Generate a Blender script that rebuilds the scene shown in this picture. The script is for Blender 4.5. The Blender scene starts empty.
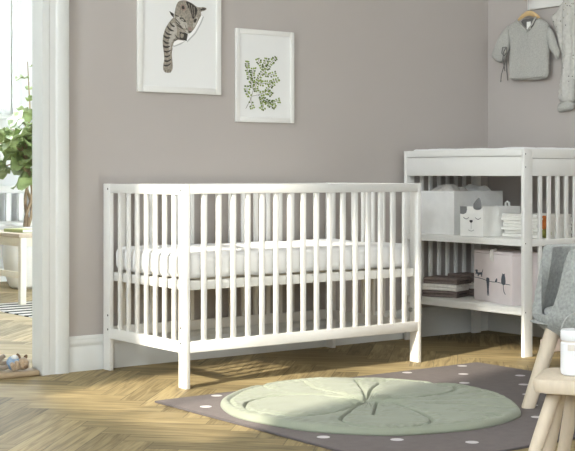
import bpy, bmesh, math, random
from mathutils import Vector, Matrix, Euler, geometry, noise
random.seed(7)
sc = bpy.context.scene
COL = sc.collection
PI = math.pi

# ------------------------------------------------------------------ materials
def srgb(r, g, b):
    f = lambda c: (c / 12.92) if c <= .04045 else ((c + .055) / 1.055) ** 2.4
    return (f(r / 255), f(g / 255), f(b / 255), 1)

def mat(name, col, rough=.5, var=0, vscale=8, bump=0, bscale=200, metal=0, stretch=None, sheen=0, spec=.5):
    m = bpy.data.materials.new(name); m.use_nodes = True
    nt = m.node_tree; b = nt.nodes['Principled BSDF']
    b.inputs['Base Color'].default_value = col
    b.inputs['Roughness'].default_value = rough
    b.inputs['Metallic'].default_value = metal
    b.inputs['Specular IOR Level'].default_value = spec
    if sheen: b.inputs['Sheen Weight'].default_value = sheen
    tc = nt.nodes.new('ShaderNodeTexCoord')
    src = tc.outputs['Object']
    if stretch:
        mp = nt.nodes.new('ShaderNodeMapping'); mp.inputs['Scale'].default_value = stretch
        nt.links.new(src, mp.inputs['Vector']); src = mp.outputs['Vector']
    if var:
        n = nt.nodes.new('ShaderNodeTexNoise'); n.inputs['Scale'].default_value = vscale; n.inputs['Detail'].default_value = 5
        nt.links.new(src, n.inputs['Vector'])
        r = nt.nodes.new('ShaderNodeMapRange'); r.inputs['From Min'].default_value = .3; r.inputs['From Max'].default_value = .7
        r.inputs['To Min'].default_value = 1 - var; r.inputs['To Max'].default_value = 1 + var
        nt.links.new(n.outputs['Fac'], r.inputs['Value'])
        mx = nt.nodes.new('ShaderNodeVectorMath'); mx.operation = 'SCALE'
        mx.inputs[0].default_value = col[:3]
        nt.links.new(r.outputs['Result'], mx.inputs['Scale'])
        nt.links.new(mx.outputs['Vector'], b.inputs['Base Color'])
    if bump:
        n2 = nt.nodes.new('ShaderNodeTexNoise'); n2.inputs['Scale'].default_value = bscale; n2.inputs['Detail'].default_value = 3
        nt.links.new(src, n2.inputs['Vector'])
        bp = nt.nodes.new('ShaderNodeBump'); bp.inputs['Strength'].default_value = bump; bp.inputs['Distance'].default_value = .004
        nt.links.new(n2.outputs['Fac'], bp.inputs['Height']); nt.links.new(bp.outputs['Normal'], b.inputs['Normal'])
    return m

M = {}
M['wall'] = mat('taupe_paint', srgb(180, 173, 168), .9, .015, 1.5, .05, 300)
M['white_wall'] = mat('white_wall_paint', srgb(236, 236, 234), .9, 0, 1, .03, 300)
M['next_wall'] = mat('pale_grey_wall_paint', srgb(221, 222, 222), .9, 0, 1, .03, 300)
M['ceiling'] = mat('ceiling_paint', srgb(245, 245, 243), .95)
M['trim'] = mat('trim_paint', srgb(217, 218, 215), .45, .01, 3)
M['lacquer'] = mat('white_lacquered_wood', srgb(228, 227, 223), .38, .012, 4, .04, 60)
M['bolt'] = mat('dark_bolt', srgb(48, 46, 44), .4, 0, 1, 0, 1, .6)
M['chrome'] = mat('zinc', srgb(170, 170, 168), .3, 0, 1, 0, 1, .9)
M['sheet'] = mat('white_cotton_sheet', srgb(238, 238, 238), .9, .02, 12, .25, 30, sheen=.2)
M['bin_grey'] = mat('light_grey_canvas', srgb(226, 225, 222), .85, .03, 30, .2, 400)
M['bin_white'] = mat('offwhite_canvas', srgb(238, 237, 233), .85, .02, 30, .2, 400)
M['bin_pink'] = mat('pale_mauve_paperboard', srgb(222, 212, 211), .8, .02, 20, .1, 300)
M['print_dark'] = mat('slate_print', srgb(82, 88, 98), .8)
M['print_grey'] = mat('grey_print', srgb(120, 120, 120), .85)
M['print_black'] = mat('dark_print', srgb(62, 62, 66), .85)
M['blanket_pale'] = mat('pale_blanket', srgb(196, 191, 185), .95, .25, 22, .4, 120)
M['muslin'] = mat('white_muslin', srgb(240, 238, 232), .95, .04, 40, .3, 200)
M['towel_brown'] = mat('taupe_brown_towel', srgb(116, 103, 97), .95, .12, 60, .6, 350)
M['towel_light'] = mat('pale_grey_towel', srgb(222, 217, 210), .95, .08, 60, .6, 350)
M['towel_edge'] = mat('dark_towel_hem', srgb(70, 62, 60), .95, .1, 60, .5, 350)
M['orange_print'] = mat('orange_print', srgb(205, 120, 60), .9, .3, 30)
M['green_print'] = mat('green_print', srgb(150, 150, 80), .9, .3, 30)
M['pink_box'] = mat('beige_pink_board', srgb(214, 196, 184), .8, .03, 10)
M['knit'] = mat('grey_melange_knit', srgb(176, 175, 169), .95, .12, 160, .5, 420, sheen=.2)
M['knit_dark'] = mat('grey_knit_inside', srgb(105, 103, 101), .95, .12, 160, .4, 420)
M['label_white'] = mat('white_tag', srgb(235, 235, 230), .8)
M['beech'] = mat('beech_wood', srgb(206, 191, 170), .5, .06, 14, .06, 60, stretch=(6, 6, 1))
M['hanger'] = mat('hanger_wood', srgb(206, 176, 128), .5, .08, 20)
M['felt'] = mat('grey_felt', srgb(158, 160, 157), .95, .22, 90, .7, 260, sheen=.3)
M['jar'] = mat('frosted_white_jar', srgb(232, 233, 236), .35, 0, 1, 0)
M['jar_band'] = mat('beige_band', srgb(214, 206, 198), .5)
M['paper'] = mat('poster_paper', srgb(232, 232, 230), .7)
M['paper_white'] = mat('torn_paper', srgb(246, 246, 244), .7)
M['paper_shade'] = mat('torn_paper_grey', srgb(190, 190, 188), .7)
M['fur_mid'] = mat('tabby_print_mid', srgb(150, 142, 130), .8, .35, 140)
M['fur_dark'] = mat('tabby_print_dark', srgb(62, 57, 53), .8, .3, 140)
M['fur_light'] = mat('tabby_print_light', srgb(184, 178, 168), .8, .2, 140)
M['fur_pink'] = mat('tabby_print_pink', srgb(150, 128, 120), .8)
M['leaf_print'] = mat('leaf_print', srgb(132, 150, 72), .8, .35, 90)
M['leaf_print_dark'] = mat('leaf_print_dark', srgb(88, 104, 48), .8, .3, 90)
M['stem_print'] = mat('stem_print', srgb(120, 112, 96), .8)
M['oak'] = mat('oak_threshold', srgb(176, 156, 128), .5, .08, 10, .06, 60, stretch=(1, 8, 8))
M['bark'] = mat('ficus_bark', srgb(168, 147, 120), .9, .25, 25, .4, 80)
M['soil'] = mat('potting_soil', srgb(70, 56, 46), .95, .3, 60, .6, 120)
M['pot'] = mat('white_glazed_pot', srgb(244, 243, 240), .35)
M['cream_wood'] = mat('cream_painted_wood', srgb(244, 238, 222), .45, .01, 5)
M['book_green'] = mat('pale_green_cover', srgb(190, 196, 140), .7)
M['plush_tan'] = mat('tan_plush', srgb(172, 148, 120), .98, .2, 90, .8, 260, sheen=.4)
M['plush_brown'] = mat('brown_plush', srgb(118, 92, 70), .98, .2, 90, .8, 260)
M['plush_grey'] = mat('greige_plush', srgb(150, 136, 120), .98, .2, 90, .8, 260, sheen=.4)
M['plush_blue'] = mat('pale_blue_knit', srgb(150, 172, 196), .95, .12, 120, .5, 300)
M['plush_white'] = mat('white_knit', srgb(226, 228, 228), .95, .1, 120, .5, 300)

# two sided foliage with light translucency
def leaf_mat():
    m = mat('fig_leaf', srgb(150, 166, 112), .45, .3, 6)
    return m
M['leaf'] = leaf_mat()

# glass: clear pane that lets daylight straight through
def glass_mat():
    m = bpy.data.materials.new('window_glass'); m.use_nodes = True
    nt = m.node_tree; nt.nodes.clear()
    o = nt.nodes.new('ShaderNodeOutputMaterial'); t = nt.nodes.new('ShaderNodeBsdfTransparent')
    g = nt.nodes.new('ShaderNodeBsdfGlossy'); g.inputs['Roughness'].default_value = .02
    x = nt.nodes.new('ShaderNodeMixShader'); x.inputs[0].default_value = .06
    nt.links.new(t.outputs[0], x.inputs[1]); nt.links.new(g.outputs[0], x.inputs[2]); nt.links.new(x.outputs[0], o.inputs[0])
    return m
M['glass'] = glass_mat()

# herringbone parquet: uv = metres along / across each plank, 'rnd' = one random value per plank
def floor_mat(name, dark, light, W, L):
    m = bpy.data.materials.new(name); m.use_nodes = True
    nt = m.node_tree; b = nt.nodes['Principled BSDF']; N = nt.nodes.new; K = nt.links.new
    uv = N('ShaderNodeUVMap'); uv.uv_map = 'plank'
    at = N('ShaderNodeAttribute'); at.attribute_name = 'rnd'
    sep = N('ShaderNodeSeparateXYZ'); K(uv.outputs['UV'], sep.inputs[0])
    off = N('ShaderNodeMath'); off.operation = 'MULTIPLY'; off.inputs[1].default_value = 57; K(at.outputs['Fac'], off.inputs[0])
    cmb = N('ShaderNodeCombineXYZ'); K(sep.outputs['X'], cmb.inputs['X']); K(sep.outputs['Y'], cmb.inputs['Y']); K(off.outputs[0], cmb.inputs['Z'])
    mp = N('ShaderNodeMapping'); mp.inputs['Scale'].default_value = (2.2, 26, 1); K(cmb.outputs[0], mp.inputs['Vector'])
    n1 = N('ShaderNodeTexNoise'); n1.inputs['Scale'].default_value = 1.6; n1.inputs['Detail'].default_value = 8; n1.inputs['Distortion'].default_value = 1.2
    K(mp.outputs[0], n1.inputs['Vector'])
    mp2 = N('ShaderNodeMapping'); mp2.inputs['Scale'].default_value = (3, 150, 1); K(cmb.outputs[0], mp2.inputs['Vector'])
    n2 = N('ShaderNodeTexNoise'); n2.inputs['Scale'].default_value = 1.5; n2.inputs['Detail'].default_value = 4; K(mp2.outputs[0], n2.inputs['Vector'])
    rp = N('ShaderNodeValToRGB'); rp.color_ramp.elements[0].position = .38; rp.color_ramp.elements[0].color = dark
    rp.color_ramp.elements[1].position = .60; rp.color_ramp.elements[1].color = light
    mixv = N('ShaderNodeMath'); mixv.operation = 'MULTIPLY_ADD'; mixv.inputs[1].default_value = .28
    K(n2.outputs['Fac'], mixv.inputs[0])
    sc1 = N('ShaderNodeMath'); sc1.operation = 'MULTIPLY'; sc1.inputs[1].default_value = .72; K(n1.outputs['Fac'], sc1.inputs[0]); K(sc1.outputs[0], mixv.inputs[2])
    K(mixv.outputs[0], rp.inputs['Fac'])
    tone = N('ShaderNodeMapRange'); tone.inputs['To Min'].default_value = .72; tone.inputs['To Max'].default_value = 1.24; K(at.outputs['Fac'], tone.inputs['Value'])
    # joints between planks
    def edge(sock, size):
        a = N('ShaderNodeMath'); a.operation = 'SUBTRACT'; a.inputs[0].default_value = size; K(sock, a.inputs[1])
        mn = N('ShaderNodeMath'); mn.operation = 'MINIMUM'; K(sock, mn.inputs[0]); K(a.outputs[0], mn.inputs[1]); return mn.outputs[0]
    mn = N('ShaderNodeMath'); mn.operation = 'MINIMUM'; K(edge(sep.outputs['X'], L), mn.inputs[0]); K(edge(sep.outputs['Y'], W), mn.inputs[1])
    jr = N('ShaderNodeMapRange'); jr.inputs['From Min'].default_value = .0004; jr.inputs['From Max'].default_value = .0028
    jr.inputs['To Min'].default_value = .55; jr.inputs['To Max'].default_value = 1; K(mn.outputs[0], jr.inputs['Value'])
    mul = N('ShaderNodeMath'); mul.operation = 'MULTIPLY'; K(tone.outputs[0], mul.inputs[0]); K(jr.outputs[0], mul.inputs[1])
    v = N('ShaderNodeVectorMath'); v.operation = 'SCALE'; K(rp.outputs['Color'], v.inputs[0]); K(mul.outputs[0], v.inputs['Scale'])
    K(v.outputs['Vector'], b.inputs['Base Color'])
    b.inputs['Roughness'].default_value = .55; b.inputs['Specular IOR Level'].default_value = .12
    bp = N('ShaderNodeBump'); bp.inputs['Strength'].default_value = .12; bp.inputs['Distance'].default_value = .002
    K(mixv.outputs[0], bp.inputs['Height']); K(bp.outputs['Normal'], b.inputs['Normal'])
    return m
PW, PL = .102, .51
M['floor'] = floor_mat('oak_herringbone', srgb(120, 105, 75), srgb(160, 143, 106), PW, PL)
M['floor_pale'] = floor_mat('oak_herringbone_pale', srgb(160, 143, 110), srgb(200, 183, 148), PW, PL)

# rug pile with a diagonal lattice of pale dots (object space, metres)
def rug_mat():
    m = mat('mauve_rug_pile', srgb(112, 104, 102), .98, .07, 30, .5, 500)
    nt = m.node_tree; b = nt.nodes['Principled BSDF']; N = nt.nodes.new; K = nt.links.new
    tc = N('ShaderNodeTexCoord'); sep = N('ShaderNodeSeparateXYZ'); K(tc.outputs['Object'], sep.inputs[0])
    PX, PY = .3195, .337
    def mth(op, a, bv=None):
        n = N('ShaderNodeMath'); n.operation = op
        for i, s in enumerate((a, bv)):
            if s is None: continue
            if isinstance(s, (int, float)): n.inputs[i].default_value = s
            else: K(s, n.inputs[i])
        return n.outputs[0]
    def lattice(ox, oy):
        fx = mth('SUBTRACT', mth('FRACT', mth('DIVIDE', mth('ADD', sep.outputs['X'], ox), PX)), .5)
        fy = mth('SUBTRACT', mth('FRACT', mth('DIVIDE', mth('ADD', sep.outputs['Y'], oy), PY)), .5)
        return mth('SQRT', mth('ADD', mth('POWER', mth('ABSOLUTE', mth('MULTIPLY', fx, PX)), 2), mth('POWER', mth('ABSOLUTE', mth('MULTIPLY', fy, PY)), 2)))
    # object origin is the rug centre
    d = mth('MINIMUM', lattice(2.364 - 1.777 + PX / 2 + 3 * PX, .91 - 1.544 + PY / 2 + 4 * PY), lattice(2.364 - 1.777 + PX + 3 * PX, .91 - 1.544 + PY + 4 * PY))
    dot = mth('LESS_THAN', d, .021)
    old = b.inputs['Base Color'].links[0].from_socket
    mx = N('ShaderNodeMix'); mx.data_type = 'RGBA'; K(dot, mx.inputs['Factor']); K(old, mx.inputs['A']); mx.inputs['B'].default_value = srgb(208, 203, 203)
    K(mx.outputs['Result'], b.inputs['Base Color'])
    return m
M['rug'] = rug_mat()
M['rug_edge'] = mat('rug_binding', srgb(92, 86, 86), .95, .05, 40)
M['mat_sage'] = mat('sage_cotton', srgb(143, 148, 131), .92, .03, 9, .18, 90, sheen=.15)
M['mat_dark'] = mat('sage_cotton_piping', srgb(120, 132, 112), .92)

def stripe_mat():
    m = mat('black_white_stripes', srgb(240, 238, 232), .95)
    nt = m.node_tree; b = nt.nodes['Principled BSDF']; N = nt.nodes.new; K = nt.links.new
    tc = N('ShaderNodeTexCoord'); sep = N('ShaderNodeSeparateXYZ'); K(tc.outputs['Object'], sep.inputs[0])
    a = N('ShaderNodeMath'); a.operation = 'MULTIPLY'; a.inputs[1].default_value = 1 / .135; K(sep.outputs['Y'], a.inputs[0])
    f = N('ShaderNodeMath'); f.operation = 'FRACT'; K(a.outputs[0], f.inputs[0])
    l = N('ShaderNodeMath'); l.operation = 'LESS_THAN'; l.inputs[1].default_value = .42; K(f.outputs[0], l.inputs[0])
    mx = N('ShaderNodeMix'); mx.data_type = 'RGBA'; K(l.outputs[0], mx.inputs['Factor'])
    mx.inputs['A'].default_value = srgb(240, 238, 232); mx.inputs['B'].default_value = srgb(40, 40, 46)
    K(mx.outputs['Result'], b.inputs['Base Color'])
    return m
M['stripes'] = stripe_mat()

# garment cotton with small scattered dark motifs
def motif_mat():
    m = mat('printed_cotton', srgb(194, 192, 186), .95, .1, 60, .3, 300)
    nt = m.node_tree; b = nt.nodes['Principled BSDF']; N = nt.nodes.new; K = nt.links.new
    tc = N('ShaderNodeTexCoord')
    v = N('ShaderNodeTexVoronoi'); v.inputs['Scale'].default_value = 60; K(tc.outputs['Object'], v.inputs['Vector'])
    l = N('ShaderNodeMath'); l.operation = 'LESS_THAN'; l.inputs[1].default_value = .2; K(v.outputs['Distance'], l.inputs[0])
    sp = N('ShaderNodeSeparateColor'); K(v.outputs['Color'], sp.inputs[0])
    g = N('ShaderNodeMath'); g.operation = 'GREATER_THAN'; g.inputs[1].default_value = .5; K(sp.outputs[0], g.inputs[0])
    mu = N('ShaderNodeMath'); mu.operation = 'MULTIPLY'; K(l.outputs[0], mu.inputs[0]); K(g.outputs[0], mu.inputs[1])
    rp = N('ShaderNodeMix'); rp.data_type = 'RGBA'; K(sp.outputs[1], rp.inputs['Factor'])
    rp.inputs['A'].default_value = srgb(90, 92, 96); rp.inputs['B'].default_value = srgb(160, 158, 120)
    old = b.inputs['Base Color'].links[0].from_socket
    mx = N('ShaderNodeMix'); mx.data_type = 'RGBA'; K(mu.outputs[0], mx.inputs['Factor']); K(old, mx.inputs['A']); K(rp.outputs['Result'], mx.inputs['B'])
    K(mx.outputs['Result'], b.inputs['Base Color'])
    return m
M['motif'] = motif_mat()

# ------------------------------------------------------------------ object helpers
WM = {}
def tag(o, label=None, cat=None, group=None, kind=None):
    if label: o['label'] = label
    if cat: o['category'] = cat
    if group: o['group'] = group
    if kind: o['kind'] = kind
    return o

def thing(name, label, cat, loc, rz=0, group=None):
    o = bpy.data.objects.new(name, None); COL.objects.link(o)
    o.location = loc; o.rotation_euler = (0, 0, rz); o.empty_display_size = .05
    WM[o] = Matrix.Translation(Vector(loc)) @ Matrix.Rotation(rz, 4, 'Z')
    return tag(o, label, cat, group)

def obj(name, bm, m, parent=None, world=True, angle=.6, recalc=True):
    """links ONE mesh object; mesh data is given in world metres and moved into the parent's frame"""
    me = bpy.data.meshes.new(name)
    if recalc: bmesh.ops.recalc_face_normals(bm, faces=bm.faces)
    for f in bm.faces: f.smooth = True
    o = bpy.data.objects.new(name, me); COL.objects.link(o)
    if parent is not None:
        o.parent = parent
        if world: bm.transform(WM[parent].inverted())
        WM[o] = WM[parent].copy()
    else:
        vs = [v.co for v in bm.verts]
        lo = [min(v[i] for v in vs) for i in range(3)]; hi = [max(v[i] for v in vs) for i in range(3)]
        c = Vector(((lo[0] + hi[0]) / 2, (lo[1] + hi[1]) / 2, lo[2]))
        bm.transform(Matrix.Translation(-c)); o.location = c; WM[o] = Matrix.Translation(c)
    bm.to_mesh(me); bm.free()
    for x in (m if isinstance(m, (list, tuple)) else [m]): me.materials.append(x)
    me.set_sharp_from_angle(angle=angle)
    return o

def struct(name, bm, m, parent=None):
    o = obj(name, bm, m, parent)
    if parent is None: o['kind'] = 'structure'
    return o

def B(): return bmesh.new()

def box(bm, x0, x1, y0, y1, z0, z1, bev=.002, mi=0, seg=2):
    r = bmesh.ops.create_cube(bm, size=1)
    vs = r['verts']
    for v in vs:
        v.co = Vector(((x0 + x1) / 2 + v.co.x * (x1 - x0), (y0 + y1) / 2 + v.co.y * (y1 - y0), (z0 + z1) / 2 + v.co.z * (z1 - z0)))
    fs = {f for v in vs for f in v.link_faces}
    for f in fs: f.material_index = mi
    if bev:
        es = list({e for v in vs for e in v.link_edges})
        bmesh.ops.bevel(bm, geom=es, offset=bev, segments=seg, affect='EDGES', profile=.5)
    return bm

def xbox(mtx, sx, sy, sz, bev=.002, bm=None, mi=0, seg=2):
    """box centred on mtx"""
    t = B(); box(t, -sx / 2, sx / 2, -sy / 2, sy / 2, -sz / 2, sz / 2, bev, mi, seg); t.transform(mtx)
    if bm is None: return t
    merge(bm, t); return bm

def merge(bm, t):
    me = bpy.data.meshes.new('tmp'); t.to_mesh(me); t.free(); bm.from_mesh(me); bpy.data.meshes.remove(me)
    return bm

def tube(bm, pts, r, n=10, caps=True, mi=0):
    pts = [Vector(p) for p in pts]
    rs = r if isinstance(r, (list, tuple)) else [r] * len(pts)
    rings = []; up = None
    for i, p in enumerate(pts):
        d = (pts[min(i + 1, len(pts) - 1)] - pts[max(i - 1, 0)]).normalized()
        if up is None:
            up = Vector((0, 0, 1)) if abs(d.z) < .9 else Vector((1, 0, 0))
        a = d.cross(up).normalized(); b2 = a.cross(d).normalized(); up = b2
        rings.append([bm.verts.new(p + (a * math.cos(2 * PI * k / n) + b2 * math.sin(2 * PI * k / n)) * rs[i]) for k in range(n)])
    for i in range(len(rings) - 1):
        for k in range(n):
            f = bm.faces.new((rings[i][k], rings[i][(k + 1) % n], rings[i + 1][(k + 1) % n], rings[i + 1][k])); f.material_index = mi
    if caps:
        for rg in (rings[0][::-1], rings[-1]):
            f = bm.faces.new(rg); f.material_index = mi
    return bm

def lathe(bm, prof, c, n=40, mi=0):
    rings = []
    for r, z in prof:
        if r < 1e-6: rings.append([bm.verts.new((c[0], c[1], c[2] + z))])
        else: rings.append([bm.verts.new((c[0] + r * math.cos(2 * PI * k / n), c[1] + r * math.sin(2 * PI * k / n), c[2] + z)) for k in range(n)])
    for a, b2 in zip(rings, rings[1:]):
        for k in range(n):
            if len(a) == 1 and len(b2) == 1: continue
            if len(a) == 1: f = bm.faces.new((a[0], b2[k], b2[(k + 1) % n]))
            elif len(b2) == 1: f = bm.faces.new((a[k], a[(k + 1) % n], b2[0]))
            else: f = bm.faces.new((a[k], a[(k + 1) % n], b2[(k + 1) % n], b2[k]))
            f.material_index = mi
    return bm

def ell(bm, c, r, rot=(0, 0, 0), mi=0, lump=0, seed=0):
    t = B(); bmesh.ops.create_uvsphere(t, u_segments=20, v_segments=12, radius=1)
    for v in t.verts:
        if lump: v.co *= 1 + lump * noise.noise(v.co * 2.3 + Vector((seed, 0, 0)))
        v.co = Vector((v.co.x * r[0], v.co.y * r[1], v.co.z * r[2]))
    t.transform(Matrix.Translation(Vector(c)) @ Euler(rot).to_matrix().to_4x4())
    for f in t.faces: f.material_index = mi
    return merge(bm, t)

def flat(bm, pts, fn, mi=0):
    """one polygon: 2d points sent to 3d by fn"""
    vs = [bm.verts.new(fn(*p)) for p in pts]
    f = bm.faces.new(vs); f.material_index = mi
    return bm

def inside(p, poly):
    c = False; n = len(poly); j = n - 1
    for i in range(n):
        if (poly[i][1] > p[1]) != (poly[j][1] > p[1]) and p[0] < (poly[j][0] - poly[i][0]) * (p[1] - poly[i][1]) / (poly[j][1] - poly[i][1]) + poly[i][0]:
            c = not c
        j = i
    return c
def segd(p, a, b):
    dx, dy = b[0] - a[0], b[1] - a[1]; l = dx * dx + dy * dy
    t = 0 if l == 0 else max(0, min(1, ((p[0] - a[0]) * dx + (p[1] - a[1]) * dy) / l))
    return math.hypot(p[0] - a[0] - t * dx, p[1] - a[1] - t * dy)
def polyd(p, poly, closed=True):
    n = len(poly)
    return min(segd(p, poly[i], poly[(i + 1) % n]) for i in range(n if closed else n - 1))
def smooth_poly(pts, it=2, closed=True):
    for _ in range(it):
        q = []; n = len(pts)
        rng = range(n) if closed else range(n - 1)
        if not closed: q.append(pts[0])
        for i in rng:
            a, b = pts[i], pts[(i + 1) % n]
            q += [(a[0] * .75 + b[0] * .25, a[1] * .75 + b[1] * .25), (a[0] * .25 + b[0] * .75, a[1] * .25 + b[1] * .75)]
        if not closed: q.append(pts[-1])
        pts = q
    return pts

def cushion(outline, res, thick, edge, fn, fold=None, mi=0):
    """a padded cloth shape: outline in 2d, rounded over `edge` metres, fold(p) adds relief on the front.
    fn(a, b, off) -> 3d; off grows towards the viewer side"""
    bm = B()
    n = len(outline); pts = []
    for i in range(n):
        a, b = outline[i], outline[(i + 1) % n]
        k = max(1, int(math.hypot(b[0] - a[0], b[1] - a[1]) / res))
        for j in range(k): pts.append((a[0] + (b[0] - a[0]) * j / k, a[1] + (b[1] - a[1]) * j / k))
    nb = len(pts); poly = list(pts)
    xs = [p[0] for p in poly]; ys = [p[1] for p in poly]
    y = min(ys) + res * .5; row = 0
    while y < max(ys):
        x = min(xs) + (res * .5 if row % 2 else 0)
        while x < max(xs):
            if inside((x, y), poly) and polyd((x, y), poly) > res * .45: pts.append((x, y))
            x += res
        y += res * .87; row += 1
    r = geometry.delaunay_2d_cdt([Vector(p) for p in pts], [], [list(range(nb))], 1, 1e-7)
    vs2, faces = r[0], r[2]
    fr, bk = [], []
    for v in vs2:
        d = polyd(v, poly); s = min(1, d / edge); h = thick * .5 * math.sqrt(max(0, 1 - (1 - s) ** 2))
        fo = fold(v) * min(1, d / edge) if fold else 0
        a = bm.verts.new(fn(v.x, v.y, h + fo)); fr.append(a)
        bk.append(a if d < 1e-6 else bm.verts.new(fn(v.x, v.y, -h)))
    for f in faces:
        try:
            bm.faces.new([fr[i] for i in f]).material_index = mi
            bm.faces.new([bk[i] for i in reversed(f)]).material_index = mi
        except ValueError: pass
    return bm

def wallpt(off):           # flat art on the back wall: (x, z) at a given stand-off
    return lambda x, z: (x, -off, z)

# ------------------------------------------------------------------ room shell
RX0, RY0, RH = -5.9, -6.6, 3.5
T = .15
NX0, NX1, NY1 = -4.6, .7, 4.5                         # next room
def wall_box(bm, x0, x1, y0, y1, z0, z1, white=None):
    t = B(); box(t, x0, x1, y0, y1, z0, z1, 0)
    t.normal_update()
    if white:
        for f in t.faces:
            if f.normal.dot(Vector(white)) > .9: f.material_index = 1
    merge(bm, t)

TB = .066
DX0, DX1, DZ = -3.56, -2.632, 2.1                     # doorway in the back wall
bm = B()
wall_box(bm, RX0 - T, DX0, 0, TB, 0, RH, (0, 1, 0))
wall_box(bm, DX1, T, 0, TB, 0, RH, (0, 1, 0))
wall_box(bm, DX0, DX1, 0, TB, DZ, RH, (0, 1, 0))
struct('wall_back', bm, [M['wall'], M['next_wall']])
bm = B(); wall_box(bm, 0, T, RY0, 0, 0, RH); struct('wall_right', bm, M['wall'])

def holed_wall(axis, p0, p1, a0, a1, h, holes):
    """slab between p0..p1 on `axis`, running a0..a1, with rectangular holes (u0,u1,z0,z1) sorted by u"""
    bm = B()
    def add(u0, u1, z0, z1):
        if u1 - u0 < 1e-4 or z1 - z0 < 1e-4: return
        if axis == 'x': box(bm, p0, p1, u0, u1, z0, z1, 0)
        else: box(bm, u0, u1, p0, p1, z0, z1, 0)
    u = a0
    for (u0, u1, z0, z1) in holes:
        add(u, u0, 0, h); add(u0, u1, 0, z0); add(u0, u1, z1, h); u = u1
    add(u, a1, 0, h)
    return bm
FW = (-2.0, -1.3, 1.2, 2.2)                             # unseen window added for fill light, wall behind the camera
LW2 = (-6.1, -4.7, .8, 2.6)  # second left-wall window, unseen, added for more daylight from that side
LW = (-2.44, -1.22, 1.72, 3.3)                          # window in the left wall
NW = (-1.62, -.64, 1.3, 2.35)                           # next room, far wall
struct('wall_left', holed_wall('x', RX0 - T, RX0, RY0, 0, RH, [LW2, LW]), M['white_wall'])
struct('wall_front', holed_wall('y', RY0 - T, RY0, RX0 - T, T, RH, [FW]), M['wall'])
struct('wall_next_room_back', holed_wall('y', NY1, NY1 + T, NX0 - T, NX1 + T, RH, [NW]), M['next_wall'])
struct('wall_next_room_left', holed_wall('x', NX0 - T, NX0, TB, NY1, RH, []), M['next_wall'])
bm = B(); box(bm, NX1, NX1 + T, TB, NY1, 0, RH, 0); struct('wall_next_room_right', bm, M['next_wall'])
bm = B(); box(bm, RX0 - T, T, RY0 - T, TB, RH, RH + .1, 0); struct('ceiling', bm, M['ceiling'])
bm = B(); box(bm, NX0 - T, NX1 + T, TB, NY1 + T, RH, RH + .1, 0); struct('ceiling', bm, M['ceiling'])

def clip(poly, x0, x1, y0, y1):
    for ax, lim, s in ((0, x0, 1), (0, x1, -1), (1, y0, 1), (1, y1, -1)):
        out = []
        for i in range(len(poly)):
            a, b = poly[i - 1], poly[i]
            ia, ib = s * (a[ax] - lim) >= 0, s * (b[ax] - lim) >= 0
            if ia != ib:
                t = (lim - a[ax]) / (b[ax] - a[ax]); out.append(tuple(a[k] + t * (b[k] - a[k]) for k in range(4)))
            if ib: out.append(b)
        poly = out
        if not poly: return []
    return poly

def parquet(name, x0, x1, y0, y1, m, ox=0, oy=0):
    bm = B(); uvl = bm.loops.layers.uv.new('plank'); fl = bm.faces.layers.float.new('rnd')
    n = round(PL / PW); c45 = math.sqrt(.5); rnd = random.Random(11)
    R = int(14 / PW)
    for i in range(-R, R):
        for j in range(-16, 17):
            bx, by = i + j * n, i - j * n
            for (px, py, w, h, hor) in ((bx, by, n, 1, True), (bx + n, by + 1 - n, 1, n, False)):
                cs = [(px, py), (px + w, py), (px + w, py + h), (px, py + h)]
                q = []
                for (cx, cy) in cs:
                    X, Y = cx * PW, cy * PW
                    u, v = ((cx - px) * PW, (cy - py) * PW) if hor else ((cy - py) * PW, (cx - px) * PW)
                    q.append(((X - Y) * c45 + ox, (X + Y) * c45 + oy, u, v))
                rv = rnd.random()
                q = clip(q, x0, x1, y0, y1)
                if len(q) < 3: continue
                f = bm.faces.new([bm.verts.new((p[0], p[1], 0)) for p in q]); f[fl] = rv
                for lp, p in zip(f.loops, q): lp[uvl].uv = (p[2], p[3])
    bm.normal_update()
    for f in bm.faces:
        if f.normal.z < 0: f.normal_flip()
    # thickness below the boards
    t = B(); box(t, x0, x1, y0, y1, -.05, -.002, 0); merge(bm, t)
    me = bpy.data.meshes.new(name); bm.to_mesh(me); bm.free(); me.materials.append(m)
    o = bpy.data.objects.new(name, me); COL.objects.link(o); o['kind'] = 'structure'
    return o
parquet('floor', RX0 - T, T, RY0 - T, .039, M['floor'], -3.33, -1.1)
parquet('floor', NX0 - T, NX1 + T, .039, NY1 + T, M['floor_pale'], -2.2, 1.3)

# skirting boards with a moulded top
SK = [(0, 0), (.016, 0), (.016, .098), (.0135, .102), (.0135, .108), (.016, .112), (.016, .128), (.0135, .133), (.0145, .139), (.010, .149), (0, .149)]
def extrude_profile(prof, fn, s0, s1):
    bm = B()
    a = [bm.verts.new(fn(d, h, s0)) for d, h in prof]; b = [bm.verts.new(fn(d, h, s1)) for d, h in prof]
    for i in range(len(prof)):
        j = (i + 1) % len(prof); bm.faces.new((a[i], a[j], b[j], b[i]))
    bm.faces.new(a[::-1]); bm.faces.new(b)
    return bm
struct('baseboard_back', extrude_profile(SK, lambda d, h, s: (s, -d, h), -2.518, 0), M['trim'])
struct('baseboard_right', extrude_profile(SK, lambda d, h, s: (-d, s, h), RY0, -.017), M['trim'])
struct('baseboard_back', extrude_profile(SK, lambda d, h, s: (s, -d, h), RX0, DX0 - .116), M['trim'])
struct('baseboard_left', extrude_profile(SK, lambda d, h, s: (RX0 + d, s, h), RY0, -.017), M['trim'])
struct('baseboard_front', extrude_profile(SK, lambda d, h, s: (s, RY0 + d, h), RX0 + .017, -.017), M['trim'])
struct('baseboard_next_room', extrude_profile(SK, lambda d, h, s: (s, NY1 - d, h), NX0, NX1), M['trim'])

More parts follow.
